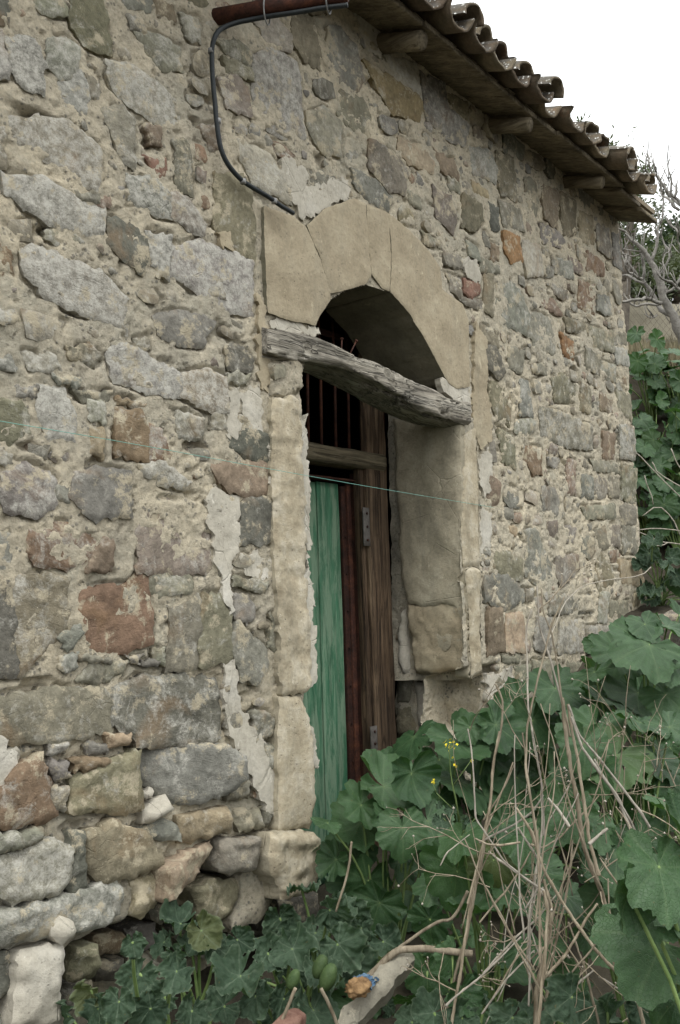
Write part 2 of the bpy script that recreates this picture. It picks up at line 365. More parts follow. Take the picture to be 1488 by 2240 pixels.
def inside(pts, poly):
    x, y = pts[:, 0], pts[:, 1]; r = np.zeros(len(pts), bool); q = np.roll(poly, -1, 0)
    for (x1, y1), (x2, y2) in zip(poly, q):
        if y1 == y2: continue
        r ^= ((y1 > y) != (y2 > y)) & (x < (x2-x1)*(y-y1)/(y2-y1)+x1)
    return r
def pdist(pts, poly):
    q = np.roll(poly, -1, 0); d = np.full(len(pts), 1e9)
    for a, b in zip(poly, q):
        ab = b-a; t = np.clip(((pts-a)@ab)/(ab@ab+1e-12), 0, 1); d = np.minimum(d, np.linalg.norm(pts-a-t[:, None]*ab, axis=1))
    return d
FRONT = lambda u, v, w: np.stack([u, w, v], 1)
def slab_geo(poly, y0=0., bulge=.012, bevel=.012, bw=.03, depth=.06, sp=None, rough=.004, jag=.006, seed=0, smooth=1, facet=.0, tilt=(0, 0), frame=FRONT, rings=1):
    poly = np.asarray(poly, float)
    ar = .5*np.sum(poly[:, 0]*np.roll(poly[:, 1], -1)-np.roll(poly[:, 0], -1)*poly[:, 1])
    if ar < 0: poly = poly[::-1]
    size = math.sqrt(abs(ar)); sp = sp or max(.006, size/9)
    b = resample(chaikin(poly, smooth) if smooth else poly, sp)
    if jag:
        b = b+jag*np.stack([fbm(np.c_[b*34, np.full(len(b), seed+.3)], 3, .75), fbm(np.c_[b*34, np.full(len(b), seed+9.7)], 3, .75)], 1)*1.3
    lo, hi = b.min(0), b.max(0)
    gx, gy = np.meshgrid(np.arange(lo[0], hi[0], sp), np.arange(lo[1], hi[1], sp*.87)); gx = gx+(np.arange(gx.shape[0]) % 2)[:, None]*sp*.5
    g = np.c_[gx.ravel(), gy.ravel()]; r = np.random.default_rng(int(abs(seed)*1000) % 100000+1)
    g = g+r.uniform(-.22, .22, g.shape)*sp
    g = g[inside(g, b)]
    if len(g): g = g[pdist(g, b) > sp*.55]
    allp = np.vstack([b, g]) if len(g) else b
    n = len(b)
    vo, _, fo, ov, _, _ = delaunay_2d_cdt([Vector(q) for q in allp], [], [list(range(n))], 1, 1e-6)
    pts = np.array([[q.x, q.y] for q in vo]); mp = {}
    for i, o in enumerate(ov):
        for k in o: mp.setdefault(k, i)
    d = pdist(pts, b); e = np.clip(d/bw, 0, 1)
    c = pts.mean(0)
    p3 = np.c_[pts, np.full(len(pts), seed*3.1)]
    y = y0+bevel*(1-e)**2-bulge*(1-(1-np.clip(d/(size*.5), 0, 1))**2)
    y = y+rough*fbm(p3*14, 5, .6)+rough*1.6*fbm(p3*4+3, 2)+tilt[0]*(pts[:, 0]-c[0])+tilt[1]*(pts[:, 1]-c[1])
    if facet:
        t = fbm(p3*np.array([6, 9, 1])+5, 3)*2.6; y = y+facet*(np.floor(t)+ss(.75, 1., t-np.floor(t)))
    v = [frame(pts[:, 0], pts[:, 1], y)]; f = [list(q) for q in fo]; nv = len(pts)
    bi = [mp[k] for k in range(n) if k in mp]; bi = [q for k, q in enumerate(bi) if q != bi[k-1]]; n = len(bi)
    bp = pts[bi]; v.append(v[0][bi]); prev = list(range(nv, nv+n)); nv += n
    for k in range(1, rings+1):
        dd = depth*k/rings
        w_ = np.full(n, y0+dd)+(rough*fbm(np.c_[bp*12, np.full(n, k*3.3+seed)], 3) if k < rings else 0)
        off = bp+(c-bp)*.02*k/rings+(jag*.8*np.stack([fbm(np.c_[bp*20, np.full(n, k*7.7+seed)], 3), fbm(np.c_[bp*20, np.full(n, k*5.1+seed+50)], 3)], 1) if k < rings else 0)
        v.append(frame(off[:, 0], off[:, 1], w_)); cur = list(range(nv, nv+n)); nv += n
        f += [(prev[i], cur[i], cur[(i+1) % n], prev[(i+1) % n]) for i in range(n)]; prev = cur
    return np.concatenate(v), f
def slab(name, poly, mat, parent, color=None, side=None, **k):
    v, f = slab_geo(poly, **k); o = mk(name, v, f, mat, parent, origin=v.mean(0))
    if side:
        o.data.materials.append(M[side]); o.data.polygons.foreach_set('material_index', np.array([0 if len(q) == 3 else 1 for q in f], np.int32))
    if color is not None: o.color = color
    return o
def PX(pts, y=0.): return np.array([U(x, z, y)[[0, 2]] for x, z in pts])

# ------------------------------------------------------------------ terrain
def ground(x, y):
    x = np.asarray(x, float); y = np.asarray(y, float)
    h = .06+1.02*ss(2.9, 5.9, x)*ss(-2.6, -.2, y+.18*(x-3))+.05*np.minimum(y, 0)
    h = h+.30*ss(2.0, 4.2, x)*ss(-3.5, -1.2, y)*.6
    h = h+1.45*ss(6.1, 7.3, x)*ss(-4.5, -.3, y+.25*(x-6))+1.25*ss(7.3, 10.5, x)+.9*ss(10.5, 18, x)
    return h+.0*x
gx = np.concatenate([np.linspace(-300, -8, 24), np.linspace(-7, 12, 150), np.geomspace(12.3, 400, 40)])
gy = np.concatenate([np.linspace(-300, -8, 24), np.linspace(-7, 10, 130), np.geomspace(10.3, 400, 36)])
X, Y = np.meshgrid(gx, gy); Z = ground(X.ravel(), Y.ravel())
Z = Z+.035*fbm(np.c_[X.ravel()*2.3, Y.ravel()*2.3, 0*Z], 5)
# the ground stays outside the house
inh = (X.ravel() > -1.45) & (X.ravel() < 5.6) & (Y.ravel() > .45) & (Y.ravel() < 4.3)
Z = np.where(inh, np.minimum(Z, .05), Z)
nx, ny = len(gx), len(gy); I = np.arange(nx*ny).reshape(ny, nx)
gf = np.stack([I[:-1, :-1], I[:-1, 1:], I[1:, 1:], I[1:, :-1]], -1).reshape(-1, 4)
struct(mk('ground', np.c_[X.ravel(), Y.ravel(), Z], gf, 'soil'))

# ------------------------------------------------------------------ the house
HOUSE = thing('stone_house', 'old rubble stone house with arched doorway and clay tile eave', 'house')
XC = 5.69                                         # right corner of the wall
OPEN = PX([(666, 1900), (664, 1500), (662, 1180), (660, 1050), (655, 830), (690, 745), (690, 712), (703, 685), (722, 656), (760, 634), (803, 621), (856, 641), (898, 686), (928, 735), (958, 795), (985, 850), (1004, 930), (1006, 1100), (1008, 1300), (1010, 1480), (1005, 1620), (1000, 1900)])
OPEN = np.array(OPEN); zlow = 0.0
OPEN[0][1] = zlow; OPEN[-1] = (3.60, zlow)
base_line = PX([(-300, 2200), (0, 2105), (150, 2075), (290, 2015), (350, 1975), (420, 1935), (480, 1880), (560, 1830), (700, 1822)])

def wall_low(x, z): return .016*fbm(np.c_[x, z*0+.7, z]*1.7, 2)
def wall_y(x, z):
    p = np.c_[x, z*0+.7, z]
    y = wall_low(x, z)+.0045*fbm(p*10+3, 4, .6)+.0075*fbm(p*36+9, 3, .75)
    # pits and crumbled hollows
    q = fbm(p*np.array([7, 1, 11])+21, 4, .6); y = y+.024*ss(.30, .55, q)
    q = fbm(p*np.array([24, 1, 30])+61, 3, .6); y = y+.010*ss(.3, .5, q)
    # eroded joints of the lower wall
    zb = np.interp(x, base_line[:, 0], base_line[:, 1])
    y = y+.018*ss(.9, .2, z-zb)*ss(3.2, 2.2, x)
    und = ss(.02, -.10, z-zb+.05*fbm(p*6, 3))*ss(2.62, 2.5, x)
    y = y+und*.26
    for px, py, rx, rz, dp in [(328, 1690, .05, .11, .16), (478, 1900, .06, .08, .1), (98, 258, .10, .012, .05), (1290-260, 890-400, .05, .05, .04), (1074, 795, .06, .06, .05), (465, 218, .02, .025, .05), (590, 500, .02, .12, .03), (570, 420, .05, .03, .03), (400, 1610, .2, .02, .04)]:
        c = U(px, py); r = ((x-c[0])/rx)**2+((z-c[2])/rz)**2; y = y+dp*np.exp(-r*1.2)
    c = U(985, 1545); r = np.maximum(abs(x-3.62)/.20, abs(z-c[2])/.14); y = y+.2*ss(1.15, .75, r)
    return y
xs = np.concatenate([np.arange(-1.5, 1.0, .03), [0]])[:-1]; xx = 1.0; xl = []
while xx < XC: xl.append(xx); xx += .0062+.0016*max(0, xx-1.3)
xs = np.concatenate([xs, xl, [XC]]); zs = np.arange(-.25, 3.86, .0072)
X, Zg = np.meshgrid(xs, zs); xv, zv = X.ravel(), Zg.ravel(); Yw = wall_y(xv, zv)
Yw = Yw+.05*ss(XC-.03, XC, xv)**2
nx, nz = len(xs), len(zs); I = np.arange(nx*nz).reshape(nz, nx)
fq = np.stack([I[:-1, :-1], I[:-1, 1:], I[1:, 1:], I[1:, :-1]], -1).reshape(-1, 4)
cen = np.c_[xv, zv][fq].mean(1); op = inside(cen, OPEN)
# edge out of the corner a little so that the arris is ragged
jx = .018*fbm(np.c_[zv*5, 0*zv, 0*zv+3], 4)*ss(XC-.3, XC, xv)
WALL = mk('wall', np.c_[xv+jx, Yw, zv], fq[~op], 'mortar', HOUSE)
# right gable end, back wall and inside of the house
a = Acc()
def quad_grid(p0, pu, pv, n=2):
    p0, pu, pv = map(np.array, (p0, pu, pv)); v = [p0+pu*i/n+pv*j/n for j in range(n+1) for i in range(n+1)]
    return v, [(j*(n+1)+i, j*(n+1)+i+1, (j+1)*(n+1)+i+1, (j+1)*(n+1)+i) for j in range(n) for i in range(n)]
v, f = quad_grid((XC-.004, .03, -.3), (0, 4.4, 0), (0, 0, 4.15), 60); v = np.array(v); v[:, 0] += .02*fbm(v*6, 4); v[:, 2] += np.clip((v[:, 2]-2.5)/1.35, 0, 1)*np.clip(v[:, 1], 0, 4.4)*.34
mk('gable_wall', v, f, 'mortar', HOUSE)
a.add(*quad_grid((-1.5, .03, -.3), (0, 4.4, 0), (0, 0, 4.15))); a.add(*quad_grid((-1.5, 4.43, -.3), (7.2, 0, 0), (0, 0, 5.6))); a.build('rear_wall', 'mortar', HOUSE, smooth=False)
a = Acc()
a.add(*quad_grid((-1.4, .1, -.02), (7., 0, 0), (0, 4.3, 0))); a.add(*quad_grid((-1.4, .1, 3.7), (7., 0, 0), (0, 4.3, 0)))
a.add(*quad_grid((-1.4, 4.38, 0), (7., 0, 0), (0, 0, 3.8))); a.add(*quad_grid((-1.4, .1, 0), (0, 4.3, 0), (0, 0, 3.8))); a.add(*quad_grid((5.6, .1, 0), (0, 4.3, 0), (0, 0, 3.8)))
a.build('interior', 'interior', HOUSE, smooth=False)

# ---- stones, traced course by course: (tile offset, colour key, lichen, points in 2x tile pixels)
CK = dict(g=(.185, .174, .130), o=(.172, .157, .108), d=(.118, .113, .092), b=(.178, .171, .142), p=(.30, .275, .215), n=(.19, .15, .105), r=(.2, .12, .088), O=(.235, .145, .072), R=(.182, .130, .085), m=(.178, .158, .128), t=(.28, .232, .155), l=(.175, .168, .145), y=(.20, .165, .09))
ST = []
def tile_(ox, oy, rows):
    for key, li, pts in rows: ST.append((key, li, [(ox+x/2, oy+y/2) for x, y in zip(pts[::2], pts[1::2])]))
tile_(0, 0, [('o', .05, [310, -60, 420, -60, 460, 60, 490, 230, 400, 200, 330, 110]), ('d', .75, [40, 170, 150, 160, 190, 260, 190, 400, 110, 380, 50, 300]), ('b', .25, [210, 190, 280, 170, 340, 210, 330, 320, 270, 340, 230, 290]),
 ('l', .5, [270, 360, 350, 320, 380, 400, 370, 480, 280, 470]), ('g', .6, [480, 260, 600, 300, 740, 400, 830, 480, 820, 560, 700, 530, 560, 450, 490, 350]), ('g', .3, [600, 130, 690, 150, 790, 200, 800, 290, 720, 290, 640, 200]),
 ('o', .45, [50, 520, 150, 515, 300, 540, 420, 640, 440, 760, 410, 840, 330, 770, 200, 700, 60, 620]), ('g', .1, [450, 480, 540, 470, 590, 530, 585, 730, 540, 700, 500, 580]), ('l', .95, [20, 770, 200, 800, 330, 870, 450, 920, 440, 1020, 300, 1020, 120, 920, 30, 850]),
 ('d', .75, [560, 770, 680, 790, 735, 850, 740, 950, 680, 930, 580, 870]), ('m', .35, [748, 840, 830, 880, 890, 970, 890, 1040, 820, 1000, 752, 940]), ('g', .1, [770, 620, 820, 620, 850, 840, 780, 820]), ('d', 0, [490, 960, 560, 970, 640, 1040, 640, 1120, 610, 1195, 540, 1130, 480, 1060]),
 ('o', .05, [940, 780, 1050, 770, 1090, 860, 1120, 1130, 1010, 1090, 950, 980]), ('g', .2, [950, 170, 1040, 180, 1090, 230, 1095, 290, 1000, 240]), ('m', .2, [960, 360, 1030, 330, 1085, 400, 1085, 510, 990, 470]),
 ('l', .35, [1110, 260, 1180, 220, 1290, 280, 1310, 360, 1330, 600, 1240, 590, 1120, 520]), ('o', .0, [1285, 60, 1370, 80, 1400, 160, 1395, 300, 1330, 260, 1285, 180]), ('p', .1, [1110, 80, 1190, 60, 1278, 150, 1270, 220, 1190, 190]), ('g', .1, [1350, 500, 1420, 480, 1488, 540, 1490, 680, 1420, 660, 1370, 590]),
 ('n', 0, [640, 560, 700, 560, 700, 630, 665, 625]), ('r', .1, [650, 690, 730, 700, 735, 770, 700, 760]), ('l', .7, [744, 1090, 880, 1060, 1100, 1140, 1110, 1380, 1000, 1360, 880, 1280, 750, 1200]), ('m', .85, [100, 1090, 240, 1110, 430, 1200, 540, 1300, 550, 1470, 400, 1380, 220, 1320, 120, 1220]),
 ('n', .1, [680, -20, 760, 10, 780, 90, 700, 60]), ('g', .2, [560, 60, 620, 80, 640, 130, 590, 120]), ('b', .1, [1430, 130, 1488, 130, 1550, 220, 1590, 350, 1560, 400, 1480, 360, 1440, 260]), ('p', .1, [1040, 600, 1180, 680, 1280, 860, 1270, 900, 1120, 800, 1050, 680]),
 ('R', .1, [-60, 1030, 30, 1080, 50, 1190, -40, 1200]), ('l', .7, [650, 1030, 738, 1040, 736, 1210, 690, 1200, 660, 1120]), ('g', .2, [800, 60, 870, 80, 880, 180, 830, 160]), ('m', .1, [890, 560, 960, 540, 960, 640, 920, 640]), ('g', .1, [980, 250, 1090, 300, 1100, 350, 1000, 320]), ('g', .3, [210, 1010, 270, 1000, 370, 1050, 290, 1080, 220, 1050]),
 ('g', .1, [395, 340, 440, 350, 440, 420, 400, 410]), ('g', .1, [330, 845, 420, 850, 410, 885, 340, 870]), ('n', .0, [430, 870, 475, 865, 475, 905, 430, 900]), ('l', .4, [-60, 130, 20, 140, 30, 320, -40, 340]), ('g', .2, [-80, 560, 20, 560, 15, 720, -70, 720]), ('g', .2, [120, -60, 260, -60, 280, 60, 180, 50]), ('b', .2, [520, -60, 650, -60, 660, 40, 560, 30]), ('o', 0, [1240, -60, 1380, -60, 1420, 60, 1300, 40])])
tile_(744, 0, [('y', -.1, [100, 260, 220, 340, 330, 420, 360, 480, 340, 530, 230, 490, 170, 400]), ('p', .2, [190, 235, 340, 275, 355, 430, 260, 370]), ('l', .3, [360, 320, 465, 370, 480, 480, 560, 545, 550, 640, 480, 600, 390, 520]), ('o', 0, [482, 400, 560, 450, 560, 520, 500, 480]), ('g', .05, [0, 400, 100, 440, 150, 560, 130, 600, 40, 540, 0, 500]),
 ('m', .0, [130, 620, 230, 670, 280, 740, 280, 850, 210, 830, 130, 730]), ('b', .1, [60, 740, 160, 790, 220, 860, 210, 920, 130, 870, 70, 810]), ('t', .0, [270, 600, 370, 650, 410, 710, 400, 760, 310, 710, 260, 660]), ('n', .0, [420, 660, 500, 700, 520, 790, 450, 750]), ('b', .3, [570, 640, 660, 660, 686, 730, 680, 800, 590, 750]), ('o', .0, [692, 660, 760, 690, 770, 880, 710, 850, 692, 780]), ('g', 0, [810, 780, 850, 800, 870, 880, 860, 950, 820, 920]),
 ('n', .0, [890, 800, 960, 830, 955, 1000, 900, 950]), ('o', 0, [965, 840, 1030, 880, 1040, 1020, 980, 1020]), ('t', .0, [1050, 920, 1110, 950, 1120, 1070, 1060, 1060]), ('g', .1, [1125, 980, 1180, 1000, 1190, 1130, 1130, 1090]), ('b', .1, [1193, 1020, 1224, 1030, 1234, 1180, 1200, 1150]), ('m', 0, [400, 820, 470, 870, 500, 960, 490, 1020, 420, 950]), ('o', 0, [530, 850, 610, 900, 625, 970, 590, 1010, 530, 990]), ('b', .1, [880, 980, 960, 1000, 990, 1050, 970, 1080, 900, 1060]),
 ('O', -.2, [715, 1020, 780, 1040, 795, 1140, 740, 1150, 715, 1090]), ('p', .2, [800, 1050, 880, 1080, 890, 1200, 820, 1210, 800, 1130]), ('g', 0, [360, 1020, 430, 1050, 440, 1090, 370, 1070]), ('g', .1, [450, 1100, 520, 1130, 530, 1180, 460, 1160]), ('b', .2, [930, 1120, 1010, 1150, 1020, 1220, 950, 1200]), ('R', 0, [1085, 1100, 1150, 1150, 1150, 1210, 1090, 1180]), ('g', .1, [610, 1120, 690, 1160, 690, 1200, 620, 1190]), ('n', 0, [660, 1070, 690, 1080, 690, 1140, 665, 1140]), ('g', .1, [300, 830, 350, 860, 350, 910, 310, 890]), ('d', .0, [650, 890, 690, 910, 690, 1000, 660, 1000]), ('t', 0, [580, 790, 650, 830, 650, 860, 590, 840]),
 ('g', .1, [470, 780, 520, 810, 525, 850, 480, 830]), ('g', .15, [700, 880, 790, 920, 800, 1010, 720, 990])])
tile_(0, 560, [('b', .1, [680, 260, 760, 250, 900, 260, 930, 300, 880, 390, 760, 380, 690, 340]), ('d', 0, [990, 400, 1060, 400, 1100, 450, 1090, 510, 1010, 490]), ('l', .85, [480, 410, 560, 390, 700, 480, 788, 525, 782, 610, 650, 590, 500, 540]), ('n', .5, [796, 522, 900, 510, 990, 530, 990, 680, 900, 670, 800, 612]), ('R', -.05, [500, 680, 610, 690, 636, 770, 640, 900, 510, 870]), ('R', .3, [640, 730, 700, 760, 745, 850, 745, 890, 646, 895]), ('l', .65, [170, 570, 280, 590, 310, 680, 320, 800, 210, 790, 180, 680]),
 ('o', .05, [-60, 640, 100, 660, 120, 780, 40, 810, -60, 790]), ('b', .3, [10, 960, 110, 920, 220, 960, 240, 1080, 160, 1130, 20, 1100]), ('b', .05, [320, 960, 430, 940, 550, 950, 560, 1140, 400, 1140, 320, 1060]), ('m', .2, [610, 1090, 720, 1070, 900, 1095, 915, 1220, 928, 1380, 612, 1378]), ('d', 0, [1010, 790, 1080, 770, 1170, 790, 1165, 890, 1070, 870, 1000, 840]), ('n', 0, [920, 920, 1000, 895, 1170, 905, 1165, 1040, 1060, 1040, 960, 1000]), ('d', 0, [1060, 1090, 1140, 1060, 1220, 1080, 1230, 1200, 1130, 1260, 1050, 1250]),
 ('g', .5, [110, 420, 230, 440, 260, 500, 150, 500]), ('o', .2, [300, 410, 400, 400, 440, 450, 400, 470, 320, 450]), ('b', .2, [-60, 440, 50, 440, 60, 490, -40, 500]), ('b', .5, [-60, 230, 60, 230, 70, 290, -40, 300]), ('t', 0, [390, 760, 440, 770, 440, 870, 390, 860]), ('g', .2, [400, 640, 450, 650, 450, 720, 400, 710]), ('b', .2, [250, 1010, 300, 1010, 290, 1060, 250, 1060]), ('g', .35, [590, 910, 720, 920, 830, 990, 780, 1020, 650, 980]), ('g', .2, [780, 690, 880, 720, 870, 810, 785, 790]), ('g', .2, [1010, 512, 1090, 520, 1070, 560, 1000, 552]), ('d', .2, [80, 570, 150, 580, 150, 620, 90, 610]),
 ('o', .2, [600, 370, 640, 360, 650, 400, 610, 400]), ('b', .1, [230, 520, 330, 540, 320, 568, 270, 560]), ('g', .1, [340, 590, 480, 600, 470, 650, 380, 640]), ('n', .1, [520, 620, 640, 645, 620, 665, 520, 650]), ('g', .2, [940, 700, 985, 690, 980, 760, 920, 760]), ('g', .3, [850, 60, 960, 110, 980, 180, 900, 160]), ('g', .3, [-60, 850, 40, 850, 45, 900, -50, 900])])
tile_(744, 560, [('g', .1, [470, 80, 535, 110, 540, 170, 615, 190, 615, 235, 550, 210, 490, 150]), ('r', -.1, [542, 105, 605, 115, 608, 160, 572, 185, 545, 160]), ('o', 0, [630, 90, 665, 90, 665, 260, 630, 240]), ('b', .1, [690, 110, 760, 120, 800, 180, 830, 260, 820, 350, 740, 300, 690, 270]), ('n', 0, [890, 190, 940, 190, 975, 250, 960, 260, 890, 220]), ('b', .1, [830, 240, 930, 270, 940, 430, 860, 400, 830, 330]), ('O', -.15, [970, 340, 1020, 380, 1025, 450, 980, 430]), ('R', .15, [1050, 110, 1120, 130, 1120, 250, 1050, 220]), ('b', .1, [1130, 170, 1180, 180, 1190, 270, 1130, 240]),
 ('o', .1, [990, 270, 1090, 300, 1090, 350, 1000, 330]), ('o', 0, [615, 300, 690, 330, 690, 400, 620, 370]), ('d', 0, [600, 380, 680, 405, 720, 500, 690, 540, 620, 450]), ('g', .1, [735, 400, 800, 420, 790, 510, 740, 490]), ('o', 0, [660, 560, 730, 560, 755, 640, 750, 740, 690, 700, 660, 620]), ('b', .15, [790, 540, 830, 560, 840, 700, 790, 690]), ('o', .05, [920, 540, 970, 520, 1025, 580, 1020, 640, 940, 640]), ('o', 0, [1050, 560, 1090, 590, 1090, 690, 1050, 670]), ('g', .2, [870, 660, 960, 690, 1090, 740, 1100, 850, 990, 830, 880, 790]),
 ('g', .05, [1210, 590, 1270, 610, 1275, 720, 1215, 670]), ('n', .1, [1140, 600, 1190, 610, 1190, 690, 1140, 670]), ('n', .0, [1150, 770, 1200, 780, 1200, 885, 1150, 880]), ('R', -.05, [820, 830, 885, 840, 885, 950, 850, 950, 815, 890]), ('o', .1, [710, 760, 770, 790, 775, 930, 720, 890]), ('b', .1, [915, 880, 960, 890, 950, 930, 920, 920]), ('b', 0, [890, 1010, 940, 1020, 960, 1080, 950, 1130, 890, 1110]), ('g', .2, [1100, 890, 1230, 900, 1230, 950, 1120, 940]), ('o', .05, [1235, 920, 1295, 940, 1295, 1080, 1240, 1060]), ('t', 0, [750, 1180, 780, 1190, 775, 1220, 750, 1210]),
 ('b', .35, [1220, 740, 1280, 750, 1290, 890, 1230, 880]), ('g', .1, [1060, 1095, 1210, 1085, 1210, 1150, 1080, 1150]), ('g', .1, [1230, 1090, 1290, 1090, 1300, 1180, 1240, 1180]), ('n', .2, [1000, 900, 1030, 900, 1040, 1040, 1000, 1030]), ('l', .6, [1200, 400, 1250, 410, 1258, 480, 1210, 470]), ('g', .1, [1075, 400, 1130, 430, 1135, 520, 1080, 490]), ('m', .1, [1000, 1, 1060, 30, 1060, 80, 1010, 60]), ('g', .1, [840, 470, 900, 480, 900, 520, 850, 510]), ('g', .1, [1100, 310, 1190, 330, 1195, 420, 1110, 400]), ('g', .1, [1200, 330, 1245, 340, 1250, 395, 1205, 390]), ('g', .1, [1180, 960, 1225, 970, 1225, 1060, 1185, 1050]), ('b', .05, [1060, 960, 1110, 970, 1110, 1060, 1060, 1050])])
tile_(0, 1140, [('R', .15, [140, 40, 290, 20, 420, 60, 430, 150, 350, 190, 180, 200, 130, 130]), ('n', .0, [440, 90, 490, 90, 490, 210, 390, 210, 400, 170]), ('b', .2, [-40, 60, 50, 30, 50, 200, -40, 210]), ('o', .1, [72, 260, 170, 240, 290, 260, 305, 400, 280, 480, 210, 540, 100, 670, 72, 500]), ('d', .0, [-80, 250, 62, 290, 66, 500, 92, 670, -60, 670]), ('R', -.2, [370, 310, 450, 290, 550, 290, 600, 230, 650, 230, 665, 400, 670, 520, 560, 560, 440, 570, 380, 520, 360, 400]),
 ('g', .1, [664, 225, 830, 230, 835, 310, 700, 325, 664, 290]), ('g', .15, [750, 400, 870, 330, 880, 480, 870, 630, 800, 640, 740, 650]), ('o', .0, [878, 330, 960, 330, 1000, 430, 1005, 590, 900, 640, 876, 620]), ('b', .0, [1020, 330, 1080, 330, 1110, 410, 1070, 440, 1020, 400]), ('b', .0, [1040, 440, 1150, 560, 1160, 640, 1110, 700, 1050, 680, 1010, 540]), ('g', .1, [1020, 240, 1160, 260, 1150, 310, 1030, 290]), ('g', .05, [60, 760, 250, 740, 440, 730, 480, 800, 480, 920, 300, 950, 60, 970, -80, 930, -80, 800]), ('d', .1, [492, 740, 640, 690, 800, 680, 950, 690, 970, 960, 800, 975, 620, 990, 590, 920, 492, 900]),
 ('b', .0, [270, 500, 350, 460, 360, 500, 310, 550]), ('g', .0, [350, 580, 480, 600, 470, 620, 370, 610]), ('g', .0, [480, 625, 560, 620, 540, 670, 480, 690]), ('b', .0, [560, 590, 620, 590, 610, 620]), ('b', .0, [640, 610, 700, 620, 690, 640, 650, 630]), ('g', .1, [340, 690, 420, 620, 460, 650, 430, 710]), ('b', .1, [270, 600, 340, 580, 330, 640, 290, 650]), ('g', .1, [680, 560, 720, 560, 720, 620, 690, 610]), ('g', .1, [1180, 420, 1200, 430, 1205, 560, 1180, 540]), ('g', .1, [1110, 840, 1170, 850, 1190, 920, 1120, 960])])
tile_(0, 1600, [('o', .0, [330, 220, 420, 160, 606, 90, 616, 330, 560, 350, 320, 350]), ('R', .0, [330, 120, 480, 115, 470, 145, 340, 175]), ('R', .1, [-60, 300, 80, 170, 180, 110, 200, 230, 240, 370, 150, 400, -60, 420]), ('g', .1, [-60, 460, 150, 440, 160, 490, -40, 540]), ('g', .5, [-60, 580, 30, 545, 180, 492, 290, 502, 288, 640, 240, 700, 60, 740, -40, 660]), ('d', .0, [310, 460, 350, 450, 370, 680, 300, 700, 282, 640]), ('o', .0, [362, 440, 500, 400, 620, 440, 690, 540, 700, 590, 540, 630, 470, 660, 380, 600]),
 ('b', .1, [230, 130, 290, 150, 300, 200, 250, 200]), ('l', .5, [230, 60, 290, 70, 270, 95, 235, 95]), ('b', .0, [400, 60, 470, 60, 470, 90, 405, 95]), ('t', .0, [470, 10, 560, 10, 550, 50, 480, 60]), ('g', .1, [1010, 240, 1090, 220, 1080, 290, 1010, 300]), ('g', .1, [1160, 70, 1210, 60, 1210, 160, 1165, 150]), ('g', .1, [240, 250, 290, 250, 290, 340, 240, 340])])
tile_(744, 1140, [('o', .0, [680, 140, 740, 130, 790, 180, 790, 260, 740, 250, 670, 210]), ('b', .1, [630, 240, 720, 240, 800, 300, 800, 350, 720, 380, 630, 350]), ('m', .05, [950, 150, 1040, 150, 1050, 210, 970, 290, 950, 240]), ('b', .0, [1060, 65, 1110, 80, 1115, 140, 1090, 160, 1055, 130]), ('o', .0, [1140, 140, 1190, 210, 1190, 270, 1130, 300, 1110, 250]), ('t', .1, [1220, 170, 1310, 180, 1330, 290, 1230, 270]), ('g', .1, [1170, 350, 1250, 350, 1250, 430, 1180, 430]), ('m', .3, [1085, 460, 1220, 460, 1220, 560, 1150, 580, 1080, 570]), ('g', .5, [970, 430, 1068, 430, 1076, 570, 960, 580]),
 ('n', .0, [640, 390, 700, 390, 715, 560, 640, 580]), ('t', .1, [722, 420, 790, 400, 800, 570, 722, 570]), ('l', .2, [850, 420, 920, 430, 920, 580, 850, 560]), ('g', .1, [920, 320, 1100, 320, 1110, 400, 920, 410]), ('b', .1, [990, 20, 1040, 30, 1020, 100, 990, 90]), ('g', .1, [710, 590, 775, 590, 770, 620, 710, 620]), ('g', .1, [765, 640, 830, 630, 830, 700, 770, 710]), ('b', .05, [820, 40, 870, 50, 890, 120, 930, 180, 930, 250, 870, 280, 820, 240]), ('g', .1, [840, 610, 960, 620, 960, 720, 850, 720]), ('g', .1, [1000, 620, 1080, 620, 1090, 700, 1000, 700]), ('g', .1, [1180, 30, 1225, 20, 1230, 110, 1185, 110]), ('g', .1, [1240, 20, 1295, 30, 1300, 140, 1245, 140]), ('g', .2, [1130, 320, 1165, 320, 1160, 440, 1125, 440])])
def jit_col(key, s=.10):
    c = np.array(CK[key]); return c*(1+random.uniform(-s, s))*(1+np.array([random.uniform(-.04, .04) for _ in range(3)]))
